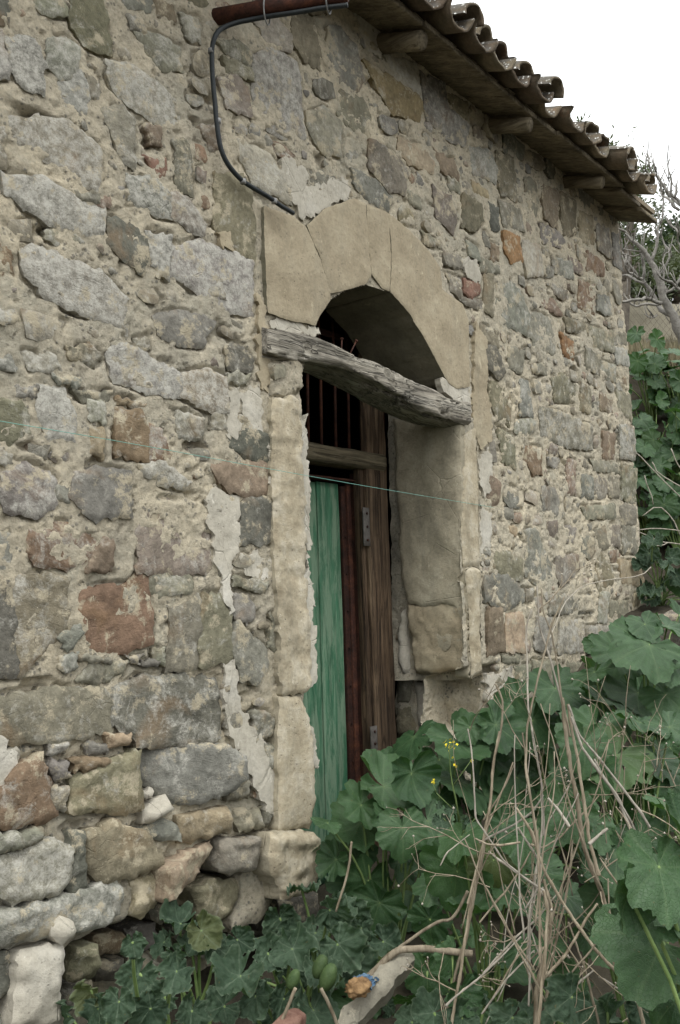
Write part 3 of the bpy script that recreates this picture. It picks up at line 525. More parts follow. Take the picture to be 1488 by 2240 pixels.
# occupancy map (1 cm) of the wall
OX, OZ, OS = .9, -.2, .01; occ = np.zeros((410, 490), bool)
cg = np.stack(np.meshgrid(OX+(np.arange(490)+.5)*OS, OZ+(np.arange(410)+.5)*OS), -1).reshape(-1, 2)
def mark(poly, grow=.0):
    poly = np.asarray(poly); lo, hi = poly.min(0)-.05, poly.max(0)+.05
    s = np.where((cg[:, 0] > lo[0]) & (cg[:, 0] < hi[0]) & (cg[:, 1] > lo[1]) & (cg[:, 1] < hi[1]))[0]
    if not len(s): return
    q = cg[s]; ok = inside(q, poly)
    if grow: ok |= pdist(q, poly) < grow
    occ.ravel()[s[ok]] = True
mark(OPEN, .02); mark(PX([(880, 1470), (1068, 1478), (1068, 1560), (1010, 1640), (880, 1640)]), .03)
NST = 0; POLYS = []
for k, (key, li, pts) in enumerate(ST):
    poly = PX(pts); cc = poly.mean(0); dv = poly-cc; poly = poly+dv/(np.linalg.norm(dv, axis=1)[:, None]+1e-9)*.014; mark(poly, .005); POLYS.append(poly)
    sz = math.sqrt(abs(np.prod(poly.max(0)-poly.min(0)))); c = poly.mean(0)
    low = float(ss(1.1, .5, c[1])*ss(3., 2.4, c[0]))
    col = jit_col(key)
    o = slab('stone', poly, 'stone', WALL, (*col, min(1, max(0, li+.12+random.uniform(-.1, .1)))), y0=float(wall_low(c[:1], c[1:])[0])-.0045-.016*low+random.uniform(-.0035, .0035), bulge=random.uniform(.000, .002)+.003*low,
         bevel=.006+.012*low, bw=.006+.012*low, depth=.06, sp=max(.006, min(.014, sz/14)), rough=.0032+.004*low, jag=.014, seed=k*1.37+1, smooth=0, facet=.0035+.004*low, tilt=(random.uniform(-.03, .03), random.uniform(-.05, .05)))
    NST += 1

# ---- dressed stones of the doorway and rubble base: deep blocks
def block(name, pts, mat, col=None, y=0., depth=.36, **k):
    poly = PX(pts, y); mark(poly, .01); poly[:, 0] = np.maximum(poly[:, 0], k.pop('xmin', -9))
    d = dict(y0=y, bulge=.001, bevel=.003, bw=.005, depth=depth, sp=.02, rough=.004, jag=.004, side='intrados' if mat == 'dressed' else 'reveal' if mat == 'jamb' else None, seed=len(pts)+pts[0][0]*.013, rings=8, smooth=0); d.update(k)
    return slab(name, poly, mat, WALL, col, **d)
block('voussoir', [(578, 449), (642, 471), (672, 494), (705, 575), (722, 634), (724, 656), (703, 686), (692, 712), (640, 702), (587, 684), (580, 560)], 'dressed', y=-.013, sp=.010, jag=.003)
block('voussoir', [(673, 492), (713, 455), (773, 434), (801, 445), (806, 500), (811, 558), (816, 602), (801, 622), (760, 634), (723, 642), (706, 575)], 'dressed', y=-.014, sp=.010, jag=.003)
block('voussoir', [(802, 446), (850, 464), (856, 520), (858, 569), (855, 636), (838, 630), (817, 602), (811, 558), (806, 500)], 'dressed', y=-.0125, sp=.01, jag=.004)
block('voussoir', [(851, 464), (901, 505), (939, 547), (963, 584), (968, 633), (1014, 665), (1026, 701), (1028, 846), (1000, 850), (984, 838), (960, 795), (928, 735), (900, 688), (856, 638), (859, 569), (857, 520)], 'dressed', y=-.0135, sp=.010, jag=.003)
# left jamb
block('jamb_stone', [(597, 872), (640, 866), (655, 875), (664, 960), (667, 1050), (672, 1180), (680, 1350), (684, 1460), (683, 1500), (664, 1519), (617, 1521), (608, 1350), (602, 1200), (598, 1000)], 'jamb', y=-.026, sp=.011, jag=.014, bevel=.008, rough=.008, facet=.004)
block('jamb_stone', [(616, 1524), (664, 1522), (676, 1560), (690, 1610), (694, 1700), (693, 1755), (684, 1812), (612, 1822), (612, 1640)], 'jamb', y=-.034, sp=.013, jag=.012, bevel=.01)
block('jamb_stone', [(592, 1828), (648, 1818), (690, 1820), (702, 1840), (705, 1900), (688, 1950), (618, 1972), (590, 1900)], 'jamb', y=-.06, sp=.013, jag=.014, bevel=.02, bulge=.01, rough=.014, facet=.012)
# right jamb: front strip + reveal come out of the same two blocks
JR = [block('jamb_stone', [(1008, 934), (1046, 928), (1050, 1100), (1052, 1238), (1011, 1240), (1009, 1100)], 'jamb', y=-.012, xmin=3.577, sp=.016, depth=.06, bevel=.012, bw=.02)]
JR.append(block('jamb_stone', [(1010, 1243), (1055, 1240), (1057, 1380), (1059, 1476), (1040, 1484), (1013, 1482), (1011, 1380)], 'jamb', y=-.030, xmin=3.58, sp=.014, depth=.09, bevel=.02, bw=.02, jag=.010, facet=.004))

# base stones of the eroded left foot, each with its own distance
def rock(pts, key, li, y, depth=.22, **k):
    pp = [(x/2, 1600+z/2) for x, z in zip(pts[::2], pts[1::2])]
    poly = PX(pp, y); mark(poly, .012); d = dict(y0=y, bulge=.006, bevel=.014, bw=.012, smooth=0, depth=depth, sp=.014, rough=.012, jag=.012, seed=pts[0]*.017+pts[1], facet=.016, rings=4, tilt=(random.uniform(-.12, .12), random.uniform(-.2, .2))); d.update(k)
    return slab('stone', poly, 'stone', WALL, (*jit_col(key), li+.1), **d)
rock([625, 85, 760, 60, 970, 50, 1045, 100, 1055, 200, 1000, 260, 920, 310, 800, 330, 720, 280, 625, 200], 'b', .1, -.01, rough=.006, facet=.004, tilt=(-.25, .05))
rock([622, 440, 740, 380, 790, 430, 800, 485, 700, 490], 'b', 0, -.01); rock([790, 370, 1010, 330, 1030, 440, 870, 490, 800, 490], 't', .1, -.02, facet=.006); rock([1032, 340, 1150, 330, 1160, 420, 1050, 440], 'g', .1, .0)
rock([700, 600, 780, 560, 930, 490, 965, 480, 960, 560, 900, 650, 780, 700, 700, 740], 't', .0, -.03, tilt=(.3, -.35)); rock([962, 470, 1110, 460, 1110, 600, 1000, 630, 942, 600], 'g', .0, .0, tilt=(-.1, -.1))
rock([562, 640, 690, 600, 690, 730, 600, 820, 565, 800], 't', .1, .02); rock([-60, 810, 180, 750, 555, 642, 555, 810, 450, 860, 330, 890, 100, 950, -60, 980], 'b', .35, -.03, tilt=(.02, -.12))
rock([830, 700, 900, 650, 1050, 640, 1060, 700, 1020, 800, 960, 850, 860, 820], 'o', .0, .04); rock([420, 900, 560, 880, 570, 970, 430, 990], 'n', .0, .1); rock([570, 880, 680, 840, 725, 920, 690, 970, 600, 970], 'd', 0, .12)
rock([300, 930, 400, 920, 415, 1000, 400, 1080, 300, 1110, 292, 1000], 'o', .1, .02); rock([-60, 985, 95, 960, 70, 1150, -40, 1240], 'd', .1, .0); rock([640, 780, 760, 740, 780, 800, 700, 850], 'd', 0, .13); rock([290, 1120, 420, 1090, 430, 1200, 300, 1240], 'd', .1, .08)
rock([-60, 1250, 60, 1220, 90, 1330, -60, 1400], 'd', .1, .0); rock([560, 970, 640, 960, 700, 1010, 640, 1080, 570, 1050], 'g', .0, .14); rock([440, 1000, 550, 990, 560, 1090, 450, 1110], 'd', .0, .13); rock([760, 860, 850, 840, 900, 930, 820, 980], 'd', .0, .16); rock([1160, 345, 1225, 350, 1225, 440, 1160, 430], 'd', .0, .0)
rock([1230, 745, 1390, 700, 1400, 860, 1250, 900], 'd', .0, .1); rock([890, 900, 1010, 880, 1030, 980, 900, 1000], 'd', .0, .14)
block('mortar_patch', [(530, 1910), (592, 1880), (612, 1945), (570, 2015), (505, 2035), (530, 1960)], 'mortar', y=.03, depth=.2, jag=.015, rough=.012, bulge=.02)

# flaking plaster on the wall face
def plaster(pts, y=-.0065, mat='white', th=.03, **k):
    c_ = PX([pts[:2]])[0]; y = y+float(wall_low(c_[:1], c_[1:])[0])*.7
    d = dict(y0=y, bulge=.000, bevel=.001, bw=.008, depth=th, sp=.008, rough=.006, jag=.024, seed=pts[0]*.07+pts[1]*.013, smooth=0); d.update(k)
    return slab('plaster_patch', PX(list(zip(pts[::2], pts[1::2]))), mat, WALL, **d)
for q in [(500, 860, 521, 855, 522, 910, 526, 942, 502, 968, 494, 920), (526, 860, 570, 842, 576, 910, 570, 955, 530, 930), (452, 1075, 470, 1060, 500, 1085, 528, 1085, 524, 1150, 515, 1200, 508, 1240, 500, 1345, 486, 1300, 470, 1230, 458, 1160),
          (485, 1450, 512, 1430, 522, 1470, 520, 1520, 545, 1580, 575, 1620, 600, 1690, 612, 1760, 605, 1790, 575, 1760, 545, 1690, 500, 1600), (0, 1605, 25, 1620, 33, 1655, 47, 1675, 10, 1715, -30, 1725, -30, 1600), (585, 975, 600, 1000, 612, 1080, 596, 1090, 584, 1050),
          (520, 1215, 560, 1200, 590, 1230, 580, 1270, 540, 1268), (640, 950, 664, 910, 668, 1050, 676, 1180, 668, 1205, 645, 1160, 636, 1050), (668, 1205, 682, 1290, 686, 1470, 678, 1500, 656, 1500, 666, 1400, 656, 1280), (665, 1560, 690, 1620, 694, 1680, 672, 1682, 664, 1610),
          (1046, 1010, 1065, 980, 1074, 1000, 1076, 1080, 1060, 1085, 1048, 1060), (1050, 1100, 1076, 1130, 1078, 1200, 1072, 1255, 1052, 1235), (1062, 1480, 1110, 1460, 1130, 1500, 1130, 1535, 1085, 1550, 1064, 1530), (960, 830, 985, 828, 1030, 850, 1034, 905, 1000, 880, 970, 862),
          (995, 560, 1040, 570, 1050, 625, 1020, 610), (770, 20, 825, 55, 838, 105, 830, 125, 790, 100), (596, 400, 625, 330, 660, 370, 680, 400, 660, 420), (620, 420, 690, 400, 760, 390, 770, 428, 690, 470, 655, 480), (598, 688, 640, 704, 694, 720, 696, 740, 650, 738, 592, 716)]:
    plaster(q)
for q in [(1035, 700, 1060, 740, 1062, 860, 1075, 960, 1050, 985, 1032, 930, 1030, 860), (560, 640, 585, 690, 592, 800, 586, 860, 566, 850, 562, 740), (470, 500, 500, 515, 500, 545, 480, 540)]:
    plaster(q, mat='dressed', y=-.012)
# lumps and slab of fallen plaster at the foot
rk = dict(depth=.12, sp=.013, rough=.008, facet=.006)
def pl(pts, y, **k):
    pp = [(x/2, 1600+z/2) for x, z in zip(pts[::2], pts[1::2])]; d = dict(y0=y, bulge=.008, bevel=.015, bw=.02, seed=pts[0]*.03, jag=.012, rings=3, smooth=0); d.update(rk); d.update(k)
    return slab('plaster_patch', PX(pp, y), 'white', WALL, **d)
pl([105, 962, 200, 945, 298, 932, 290, 1090, 282, 1290, 60, 1320, 82, 1150], -.05, depth=.14); pl([240, 860, 280, 812, 340, 832, 350, 880, 290, 930, 237, 910], -.06); pl([635, 335, 740, 272, 772, 350, 700, 400, 642, 415], .0, bulge=.03); pl([620, 262, 680, 250, 690, 300, 640, 312], .01)
# rubble capping of the left jamb under the lintel
for q, kx in [([(592, 795), (640, 778), (664, 800), (666, 838), (650, 866), (598, 868)], 'mortar'), ]:
    block('mortar_patch', q, kx, y=-.02, jag=.014, rough=.016, sp=.011, bevel=.02, depth=.34)
block('stone', [(598, 800), (625, 795), (628, 822), (604, 830)], 'stone', (*CK['g'], .1), y=-.03, depth=.1)

# right reveal: rubble core, grey render over it
XR = 3.572
def PR(pts, x=XR): return np.array([UX(px, py, x)[[1, 2]] for px, py in pts])
RV = lambda u, v, w_: np.stack([XR+w_, u, v], 1)
v, f = slab_geo(PR([(1001, 900), (1004, 1490), (845, 1490), (840, 900)]), y0=.045, bulge=0, bevel=0, depth=.1, sp=.016, rough=.018, jag=0, seed=3, frame=RV, smooth=0)
mk('reveal_core', v, f, 'mortar', WALL)
v, f = slab_geo(PR([(1016, 1478), (1016, 1640), (1010, 1900), (830, 1900), (830, 1478)]), y0=.15, bulge=0, bevel=0, depth=.1, sp=.016, rough=.03, jag=0, seed=4, frame=RV, smooth=0)
mk('reveal_core', v, f, 'mortar', WALL)
v, f = slab_geo(PR([(1005, 918), (1007, 1100), (1008, 1215), (1007, 1240), (1010, 1300), (1008, 1360), (990, 1330), (965, 1320), (945, 1325), (925, 1330), (890, 1318), (878, 1270), (868, 1180), (874, 1140), (864, 1060), (862, 985), (858, 915)]), y0=.0, bulge=.004, bevel=.01, bw=.015, depth=.05, sp=.014, rough=.006, jag=.008, seed=5, frame=RV, smooth=0)
mk('reveal_plaster', v, f, 'reveal', WALL, origin=v.mean(0))
v, f = slab_geo(PR([(1014, 1300), (1014, 1478), (985, 1470), (940, 1476), (900, 1474), (893, 1420), (884, 1320), (940, 1318)]), y0=.012, bulge=.01, bevel=.025, bw=.02, depth=.06, sp=.013, rough=.01, jag=.008, seed=7, frame=RV, smooth=0, facet=.006)
o = mk('jamb_stone', v, f, 'dressed', WALL, origin=v.mean(0))
v, f = slab_geo(PR([(988, 1390), (986, 1412), (975, 1425), (950, 1415), (955, 1385)]), y0=.0, bulge=.0, bevel=.003, bw=.01, depth=.03, sp=.012, rough=.003, jag=.005, seed=8, frame=RV, smooth=0)
mk('plaster_patch', v, f, 'reveal', WALL, origin=v.mean(0))
for i, (q, kx) in enumerate([([(872, 1340), (884, 1330), (892, 1470), (880, 1480), (866, 1450)], 'white'), ([(866, 1480), (900, 1480), (893, 1540), (864, 1545)], 'g'), ([(905, 1490), (945, 1492), (948, 1600), (912, 1590)], 'white'), ([(862, 1545), (905, 1540), (910, 1610), (864, 1615)], 'o'), ([(864, 1380), (872, 1360), (868, 1440), (862, 1440)], 'g')]):
    v, f = slab_geo(PR(q, XR+(.03 if q[0][1] < 1470 else .12)), y0=.03 if q[0][1] < 1470 else .12, bulge=.012, bevel=.015, bw=.02, depth=.08, sp=.013, rough=.008, jag=.01, seed=11+i, frame=RV, smooth=0)
    o = mk('plaster_patch' if kx == 'white' else 'stone', v, f, 'white' if kx == 'white' else 'stone', WALL, origin=v.mean(0)); o.color = (*CK.get(kx, (1, 1, 1)), .1)

# ---- smaller stones filling the gaps, then chips set in the mortar
def free(cx, cz, rx, rz):
    i0, i1 = int((cx-rx-OX)/OS), int((cx+rx-OX)/OS)+1; j0, j1 = int((cz-rz-OZ)/OS), int((cz+rz-OZ)/OS)+1
    if i0 < 0 or j0 < 0 or i1 >= 490 or j1 >= 410: return False
    return not occ[j0:j1, i0:i1].any()
chips = Acc(); cand = 0
zb_at = lambda x: np.interp(x, base_line[:, 0], base_line[:, 1])
for rad, tries in ((.12, 3000), (.09, 5000), (.065, 7000), (.045, 8000), (.03, 9000), (.018, 9000)):
    for _ in range(tries):
        x = random.uniform(1.0, 5.6); z = random.uniform(.2, 3.7)
        asp = random.uniform(.5, 1.1); rx, rz = rad*random.uniform(.8, 1.25), rad*asp
        if x < 2.6 and z < zb_at(x)+.02: continue
        if x > 2.6 and z < .4: continue
        if not free(x, z, rx*.9, rz*.9): continue
        n = random.choice((4, 4, 5, 6)); a0 = (math.pi/4 if n == 4 else random.random()*6.28)
        th = a0+np.arange(n)*2*math.pi/n+np.array([random.uniform(-.25, .25) for _ in range(n)])
        rr = np.array([random.uniform(.85, 1.15) for _ in range(n)])*(1.3 if n == 4 else 1.); tl = random.uniform(-.22, .22)
        ex, ez = rx*rr*np.cos(th), rz*rr*np.sin(th); poly = np.c_[x+ex*math.cos(tl)-ez*math.sin(tl), z+ex*math.sin(tl)+ez*math.cos(tl)]
        mark(poly, .003); POLYS.append(poly) if rad > .04 else None
        kw = dict(bulge=random.uniform(.000, .003), bevel=.006, bw=.006, depth=.03, jag=.008, smooth=random.choice((0, 0, 1)), seed=random.random()*90, rough=.004, tilt=(random.uniform(-.2, .2), random.uniform(-.2, .2)))
        y0 = float(wall_low(np.array([x]), np.array([z]))[0])-random.uniform(.000, .007)
        if rad > .03 and NST < 292:
            slab('stone', poly, 'stone', WALL, (*jit_col(random.choice('gggobbdmnlt'), .15), random.uniform(.05, .45)), y0=y0, sp=rad/4.5, **kw); NST += 1
        else:
            if rad < .03 and random.random() < .72: continue
            v, f = slab_geo(poly, y0=y0, sp=rad/2.2, **kw); chips.add(v, f)
# the mortar shrank away from the stones here and there: open crevices round them
GV = np.zeros(len(xv)); cut = fbm(np.c_[xv*9, 0*xv, zv*9], 3)
for poly in POLYS:
    lo, hi = poly.min(0)-.02, poly.max(0)+.02; si = np.where((xv > lo[0]) & (xv < hi[0]) & (zv > lo[1]) & (zv < hi[1]))[0]
    if len(si): GV[si] = np.maximum(GV[si], np.exp(-(pdist(np.c_[xv[si], zv[si]], poly)/.009)**2))
Y2 = Yw+.015*GV*ss(-.02, .18, cut)
buf = np.c_[xv+jx, Y2, zv].astype(np.float32); WALL.data.vertices.foreach_set('co', buf.ravel()); WALL.data.update()
o = chips.build('stone_chips', 'chip', WALL); o['kind'] = 'stuff'; o.color = (.235, .222, .178, .3)

# ---- lintel beam
ltop = [(588, 716), (627, 720), (660, 729), (690, 740), (751, 761), (803, 784), (860, 810), (901, 829), (954, 852), (992, 876), (1029, 880)]
lbot = [(592, 777), (627, 783), (660, 789), (700, 786), (751, 795), (803, 822), (860, 856), (901, 884), (954, 908), (990, 918), (1029, 927)]
yl = -.045; tp = PX(ltop, yl); bt = PX(lbot, yl)
xsn = np.linspace(tp[0, 0], tp[-1, 0], 150)
zt = np.interp(xsn, tp[:, 0], tp[:, 1]); zb_ = np.interp(xsn, bt[:, 0], bt[:, 1])
k5 = np.ones(9)/9; zt = np.convolve(np.pad(zt, 4, 'edge'), k5, 'valid'); zb_ = np.convolve(np.pad(zb_, 4, 'edge'), k5, 'valid')
nsg = 44; th = np.arange(nsg)*2*math.pi/nsg; dep = .19; vs = []
for i, x in enumerate(xsn):
    cy, cz = yl+dep/2, (zt[i]+zb_[i])/2; hz = (zt[i]-zb_[i])/2+.006
    e = .36; yy = np.sign(np.cos(th))*abs(np.cos(th))**e*dep/2; zz = np.sign(np.sin(th))*abs(np.sin(th))**e*hz
    vs.append(np.c_[np.full(nsg, x), cy+yy, cz+zz])
v = np.concatenate(vs); cc = np.repeat(np.c_[xsn, np.full(150, yl+dep/2), (zt+zb_)/2], nsg, 0)
dr = v-cc; dr[:, 0] = 0; ln = np.linalg.norm(dr, axis=1)[:, None]; dr /= ln
pp = v*np.array([2.2, 34, 34]); pp[:, 1:] += fbm(v*np.array([3, 8, 8]), 3)[:, None]*2.5
rg = fbm(pp, 4, .6); v = v+dr*(.010*rg-.018*ss(.12, .45, fbm(pp*np.array([1.2, 1.7, 1.7])+40, 3))+.012*fbm(v*np.array([5, 9, 9]), 3))[:, None]
f = [(i*nsg+j, (i+1)*nsg+j, (i+1)*nsg+(j+1) % nsg, i*nsg+(j+1) % nsg) for i in range(149) for j in range(nsg)]+[tuple(range(nsg)), tuple(149*nsg+j for j in range(nsg))[::-1]]
LINTEL = mk('lintel', v, f, 'lintel', HOUSE)
for (x0, y0), (x1, y1) in (((748, 742), (747, 768)), ((779, 747), (764, 770))):
    a = Acc(); p0, p1 = U(x0, y0, .04), U(x1, y1+8, .04); a.add(*tube([p0, p1], .003, 6)); a.add(*tube([p0, p0+(p0-p1)*.06], .007, 8)); a.build('nail', 'rust', LINTEL)

# ---- door in its frame
YD = .40
def bx(acc, x0, x1, y0, y1, z0, z1, n=1):
    v = [(x, y, z) for x in (x0, x1) for y in (y0, y1) for z in (z0, z1)]
    acc.add(v, [(0, 1, 3, 2), (4, 6, 7, 5), (0, 4, 5, 1), (2, 3, 7, 6), (0, 2, 6, 4), (1, 5, 7, 3)])
def bev_box(x0, x1, y0, y1, z0, z1, b=.006, wob=.0, seed=0, n=24, axis=2):
    # bevelled bar with slight wobble along its length
    lo = np.array([x0, y0, z0]); hi = np.array([x1, y1, z1]); o_ = [k for k in range(3) if k != axis]
    ring = []
    for sx, sy in ((-1, -1), (1, -1), (1, 1), (-1, 1)):
        cx = lo[o_[0]]+b if sx < 0 else hi[o_[0]]-b; cy = lo[o_[1]]+b if sy < 0 else hi[o_[1]]-b
        a0 = {(-1, -1): 180, (1, -1): 270, (1, 1): 0, (-1, 1): 90}[(sx, sy)]
        for k in range(3):
            an = math.radians(a0+45*k); ring.append((cx+b*math.cos(an), cy+b*math.sin(an)))
    ring = np.array(ring); m_ = len(ring); vs = []
    for i in range(n+1):
        t = lo[axis]+(hi[axis]-lo[axis])*i/n; q = np.zeros((m_, 3)); q[:, axis] = t; q[:, o_] = ring; vs.append(q)
    v = np.concatenate(vs)
    if wob: v = v+wob*np.stack([fbm(v*np.array([6, 6, 6])+seed+k*20, 4, .6) for k in range(3)], 1)*np.array([0 if k == axis else 1 for k in range(3)])
    f = [(i*m_+j, i*m_+(j+1) % m_, (i+1)*m_+(j+1) % m_, (i+1)*m_+j) for i in range(n) for j in range(m_)]+[tuple(range(m_))[::-1], tuple(n*m_+j for j in range(m_))]
    return v, f
def bar(name, mat, parent, *a_, **k): v, f = bev_box(*a_, **k); return mk(name, v, f, mat, parent, origin=v.mean(0))
XD = lambda px, py=1400, y=YD: float(U(px, py, y)[0])
ztop = float(U(740, 1055, YD)[2]); zbt = .12
xr = XD(755, 1500, .44)                                  # right edge of the green leaf
FR = bar('door_frame', 'frame', HOUSE, XD(812, 1300, .34), XD(858, 1300, .34), .34, .375, .05, 2.62, b=.012, wob=.006, n=60)
bar('moulding', 'frame', FR, XD(802, 1300, .35)-.005, XD(812, 1300, .35)-.004, .362, .40, .1, ztop+.1, b=.004, wob=.005, n=40)
bar('moulding', 'rustd', FR, XD(790, 1300, .38), XD(801, 1300, .38)-.008, .388, .425, .1, ztop+.05, b=.004, wob=.004, n=40)
z1, z0 = U(760, 980, .33)[2], U(760, 1018, .33)[2]
bar('transom', 'transom', FR, 2.3, XD(842, 1010, .33), .32, .44, float(z0), float(z1), b=.022, wob=.007, n=40, axis=0)
bar('head_rail', 'rust', FR, 2.3, XD(808, 1100, .38), .39, .45, ztop+.015, float(z0)-.055, b=.004, wob=.003, n=20, axis=0)
DOOR = bar('door', 'rustd', HOUSE, xr+.003, XD(772, 1400, .43), .428, .45, zbt, ztop-.01, b=.003, wob=.002, n=20)
bar('steel_strip', 'rust', DOOR, XD(770, 1400, .42), XD(783, 1400, .42), .418, .44, zbt, ztop, b=.004, wob=.002, n=20)
bar('steel_strip', 'rustd', DOOR, XD(783, 1400, .42)+.002, XD(797, 1400, .42), .43, .45, zbt, ztop, b=.003, wob=.002, n=20)
pw = .155; x1 = xr
for i in range(6):
    bar('plank', 'green', DOOR, x1-pw+.003, x1, .44+.003*(i % 2), .468, zbt, ztop-.004*i, b=.004, wob=.0025, seed=i*5, n=30); x1 -= pw
a = Acc()
for k in range(9):
    z = zbt+.15+k*.165; p = np.array([xr+.02, .4245, z]); a.add(*tube([p, p+[0, -.004, 0]], .005, 7))
a.build('rivets', 'rustd', DOOR).location = -wloc(DOOR)
for za, zb2 in ((U(795, 1112, .36)[2], U(795, 1195, .36)[2]), (U(808, 1590, .34)[2], U(808, 1668, .34)[2])):
    xa = XD(786, 1150, .36); h = bar('hinge', 'hinge', FR, xa, xa+.045, .334, .342, float(zb2), float(za), b=.002, wob=.001, n=6); h.data.name = 'hinge'
    a = Acc()
    for t in (.15, .5, .85):
        p = np.array([xa+.024, .334, zb2+(za-zb2)*t]); a.add(*tube([p, p+[0, -.004, 0]], .006, 8))
    a.build('screws', 'rustd', h, origin=None).location = -wloc(h)
# iron bars of the fanlight
GR = bar('grille', 'rustd', HOUSE, 2.3, XD(858, 900, .42), .43, .442, 2.50, 2.53, b=.003, n=6, axis=0)
for i, px in enumerate((674, 703, 734, 763, 790, 815, 838)):
    x = XD(px, 900, .43); a_, b_ = tube([(x, .436, float(z1)-.03), (x+.004, .432, 2.3), (x, .436, 3.0)], .0075, 8); mk('bar', a_, b_, 'rust', GR).location = -Vector(GR.location)
# inner shutter boards behind the grille, seen as dark planks at the right
for i in range(1): bar('shutter_board', 'frame', FR, XD(858, 900, .46)-.17*(i+1)+.004, XD(858, 900, .46)-.17*i, .52, .545, float(z1)+.0, 3.0, b=.003, wob=.003, n=10)

# ------------------------------------------------------------------ roof
TANP = math.tan(math.radians(19)); ZW = 3.70          # soffit meets the wall
def roofz(y): return ZW+y*TANP
a = Acc(); a.add([(-1.6, -.2, roofz(-.2)+.045), (5.75, -.2, roofz(-.2)+.045), (5.75, 4.7, roofz(4.7)+.045), (-1.6, 4.7, roofz(4.7)+.045), (-1.6, -.2, roofz(-.2)+.075), (5.75, -.2, roofz(-.2)+.075), (5.75, 4.7, roofz(4.7)+.075), (-1.6, 4.7, roofz(4.7)+.075)], [(0, 1, 2, 3), (7, 6, 5, 4), (0, 4, 5, 1), (1, 5, 6, 2), (2, 6, 7, 3), (3, 7, 4, 0)])
ROOF = a.build('roof', 'tile', HOUSE, smooth=False)
def sag(x): return .0-.05*ss(4.9, 5.7, x)
# soffit boards
x = -1.0; i = 0
while x < 5.64:
    wd = random.uniform(.2, .3); x2 = min(x+wd, 5.69)
    yo = -.235+random.uniform(-.012, .008)
    v, f = bev_box(x+.002, x2-.002, yo, .12, 0, .026, b=.004, n=8, axis=1, wob=.002, seed=i*3.)
    v[:, 2] += roofz(v[:, 1])+sag((x+x2)/2)+.016+random.uniform(-.003, .003)
    mk('soffit_board', v, f, 'soffit', ROOF, origin=v.mean(0)); x = x2; i += 1
# round pole rafters
for px, py, r in ((925, 92, .042), (1160, 288, .038), (1320, 420, .036)):
    e = U(px, py, -.215); p1 = np.array([e[0], .3, roofz(.3)-.03]); p0 = np.array([e[0], -.215, roofz(-.215)-.03+sag(e[0])])
    v, f = tube([p0, p0*.7+p1*.3, p0*.3+p1*.7, p1], [r*.92, r, r*1.05, r*1.1], 16, wob=.008); mk('rafter', v, f, 'soffit', ROOF, origin=v.mean(0))
for xq in (2.2, 1.3, .3, -.6):
    v, f = tube([(xq, -.215, roofz(-.215)-.03), (xq, .3, roofz(.3)-.03)], .04, 14); mk('rafter', v, f, 'soffit', ROOF, origin=v.mean(0))
# barrel tiles: shared meshes, arched along Y
def tile_mesh(name, L, ra, rb, th, upv, seed):
    na, nl = 15, 12; vs = []
    for s, dr_ in ((0, 0.), (1, th)):
        for i in range(nl+1):
            t = i/nl; r = ra+(rb-ra)*t-dr_
            for j in range(na):
                an = math.pi*(j/(na-1)); vs.append((r*math.cos(an), L*t, r*math.sin(an)*.86*(1 if upv else -1)+(0)))
    v = np.array(vs); v += .0035*np.stack([fbm(v*14+seed+k*9, 3) for k in range(3)], 1)
    e = v[:, 1] < L/nl*.5; v[e, 1] += .022*fbm(v[e]*24+seed, 3)
    S = (nl+1)*na; f = []
    for i in range(nl):
        for j in range(na-1):
            q = i*na+j; f += [(q, q+na, q+na+1, q+1), (S+q, S+q+1, S+q+na+1, S+q+na)]
        for j in (0, na-1):
            q = i*na+j; f.append((q, S+q, S+q+na, q+na))
    for i in (0, nl):
        for j in range(na-1): q = i*na+j; f.append((q, q+1, S+q+1, S+q))
    me = bpy.data.meshes.new(name); me.from_pydata(v.tolist(), [], f); me.materials.append(M['tile']); me.polygons.foreach_set('use_smooth', np.ones(len(f), bool)); return me
PAN = [tile_mesh('pan_tile', .46, .098, .082, .014, False, s) for s in (1, 2, 3, 11, 12)]; COV = [tile_mesh('cover_tile', .46, .074, .09, .015, True, s) for s in (4, 5, 6, 14, 15)]
px_ = 5.29; k = 0
sp_t = .189
while px_ > -1.0:
    near = px_ < 4.0
    for row in range(4 if px_ > 2.2 else 3):
        y = -.36+row*.37+random.uniform(-.035, .035)
        if row == 0 and 3.85 < px_ < 4.75: y += .03
        o = link('pan_tile', random.choice(PAN), ROOF); zz = roofz(y)+.142+.012*row+sag(px_)
        o.location = (px_+random.uniform(-.012, .012), y, zz); o.rotation_euler = (math.radians(19-2)+random.uniform(-.03, .03), random.uniform(-.07, .07), random.uniform(-.05, .05))
        if row == 0 and k in (5, 6): continue      # covers lost from the edge here
        y2 = y+random.uniform(.0, .09)
        o = link('cover_tile', random.choice(COV), ROOF); o.location = (px_+sp_t/2+random.uniform(-.015, .015), y2, roofz(y2)+.145+.012*row+sag(px_)); o.rotation_euler = (math.radians(19-2)+random.uniform(-.03, .03), random.uniform(-.1, .1), random.uniform(-.06, .06))
    px_ -= sp_t+random.uniform(-.008, .008); k += 1
# dirt bedding under the tiles
v, f = quad_grid((-1.2, -.22, 0), (6.6, 0, 0), (0, .6, 0), 70); v = np.array(v); v[:, 2] = roofz(v[:, 1])+.062+.018*fbm(v*16, 4)+sag(v[:, 0]); mk('bedding', v, f, 'mortar', ROOF)

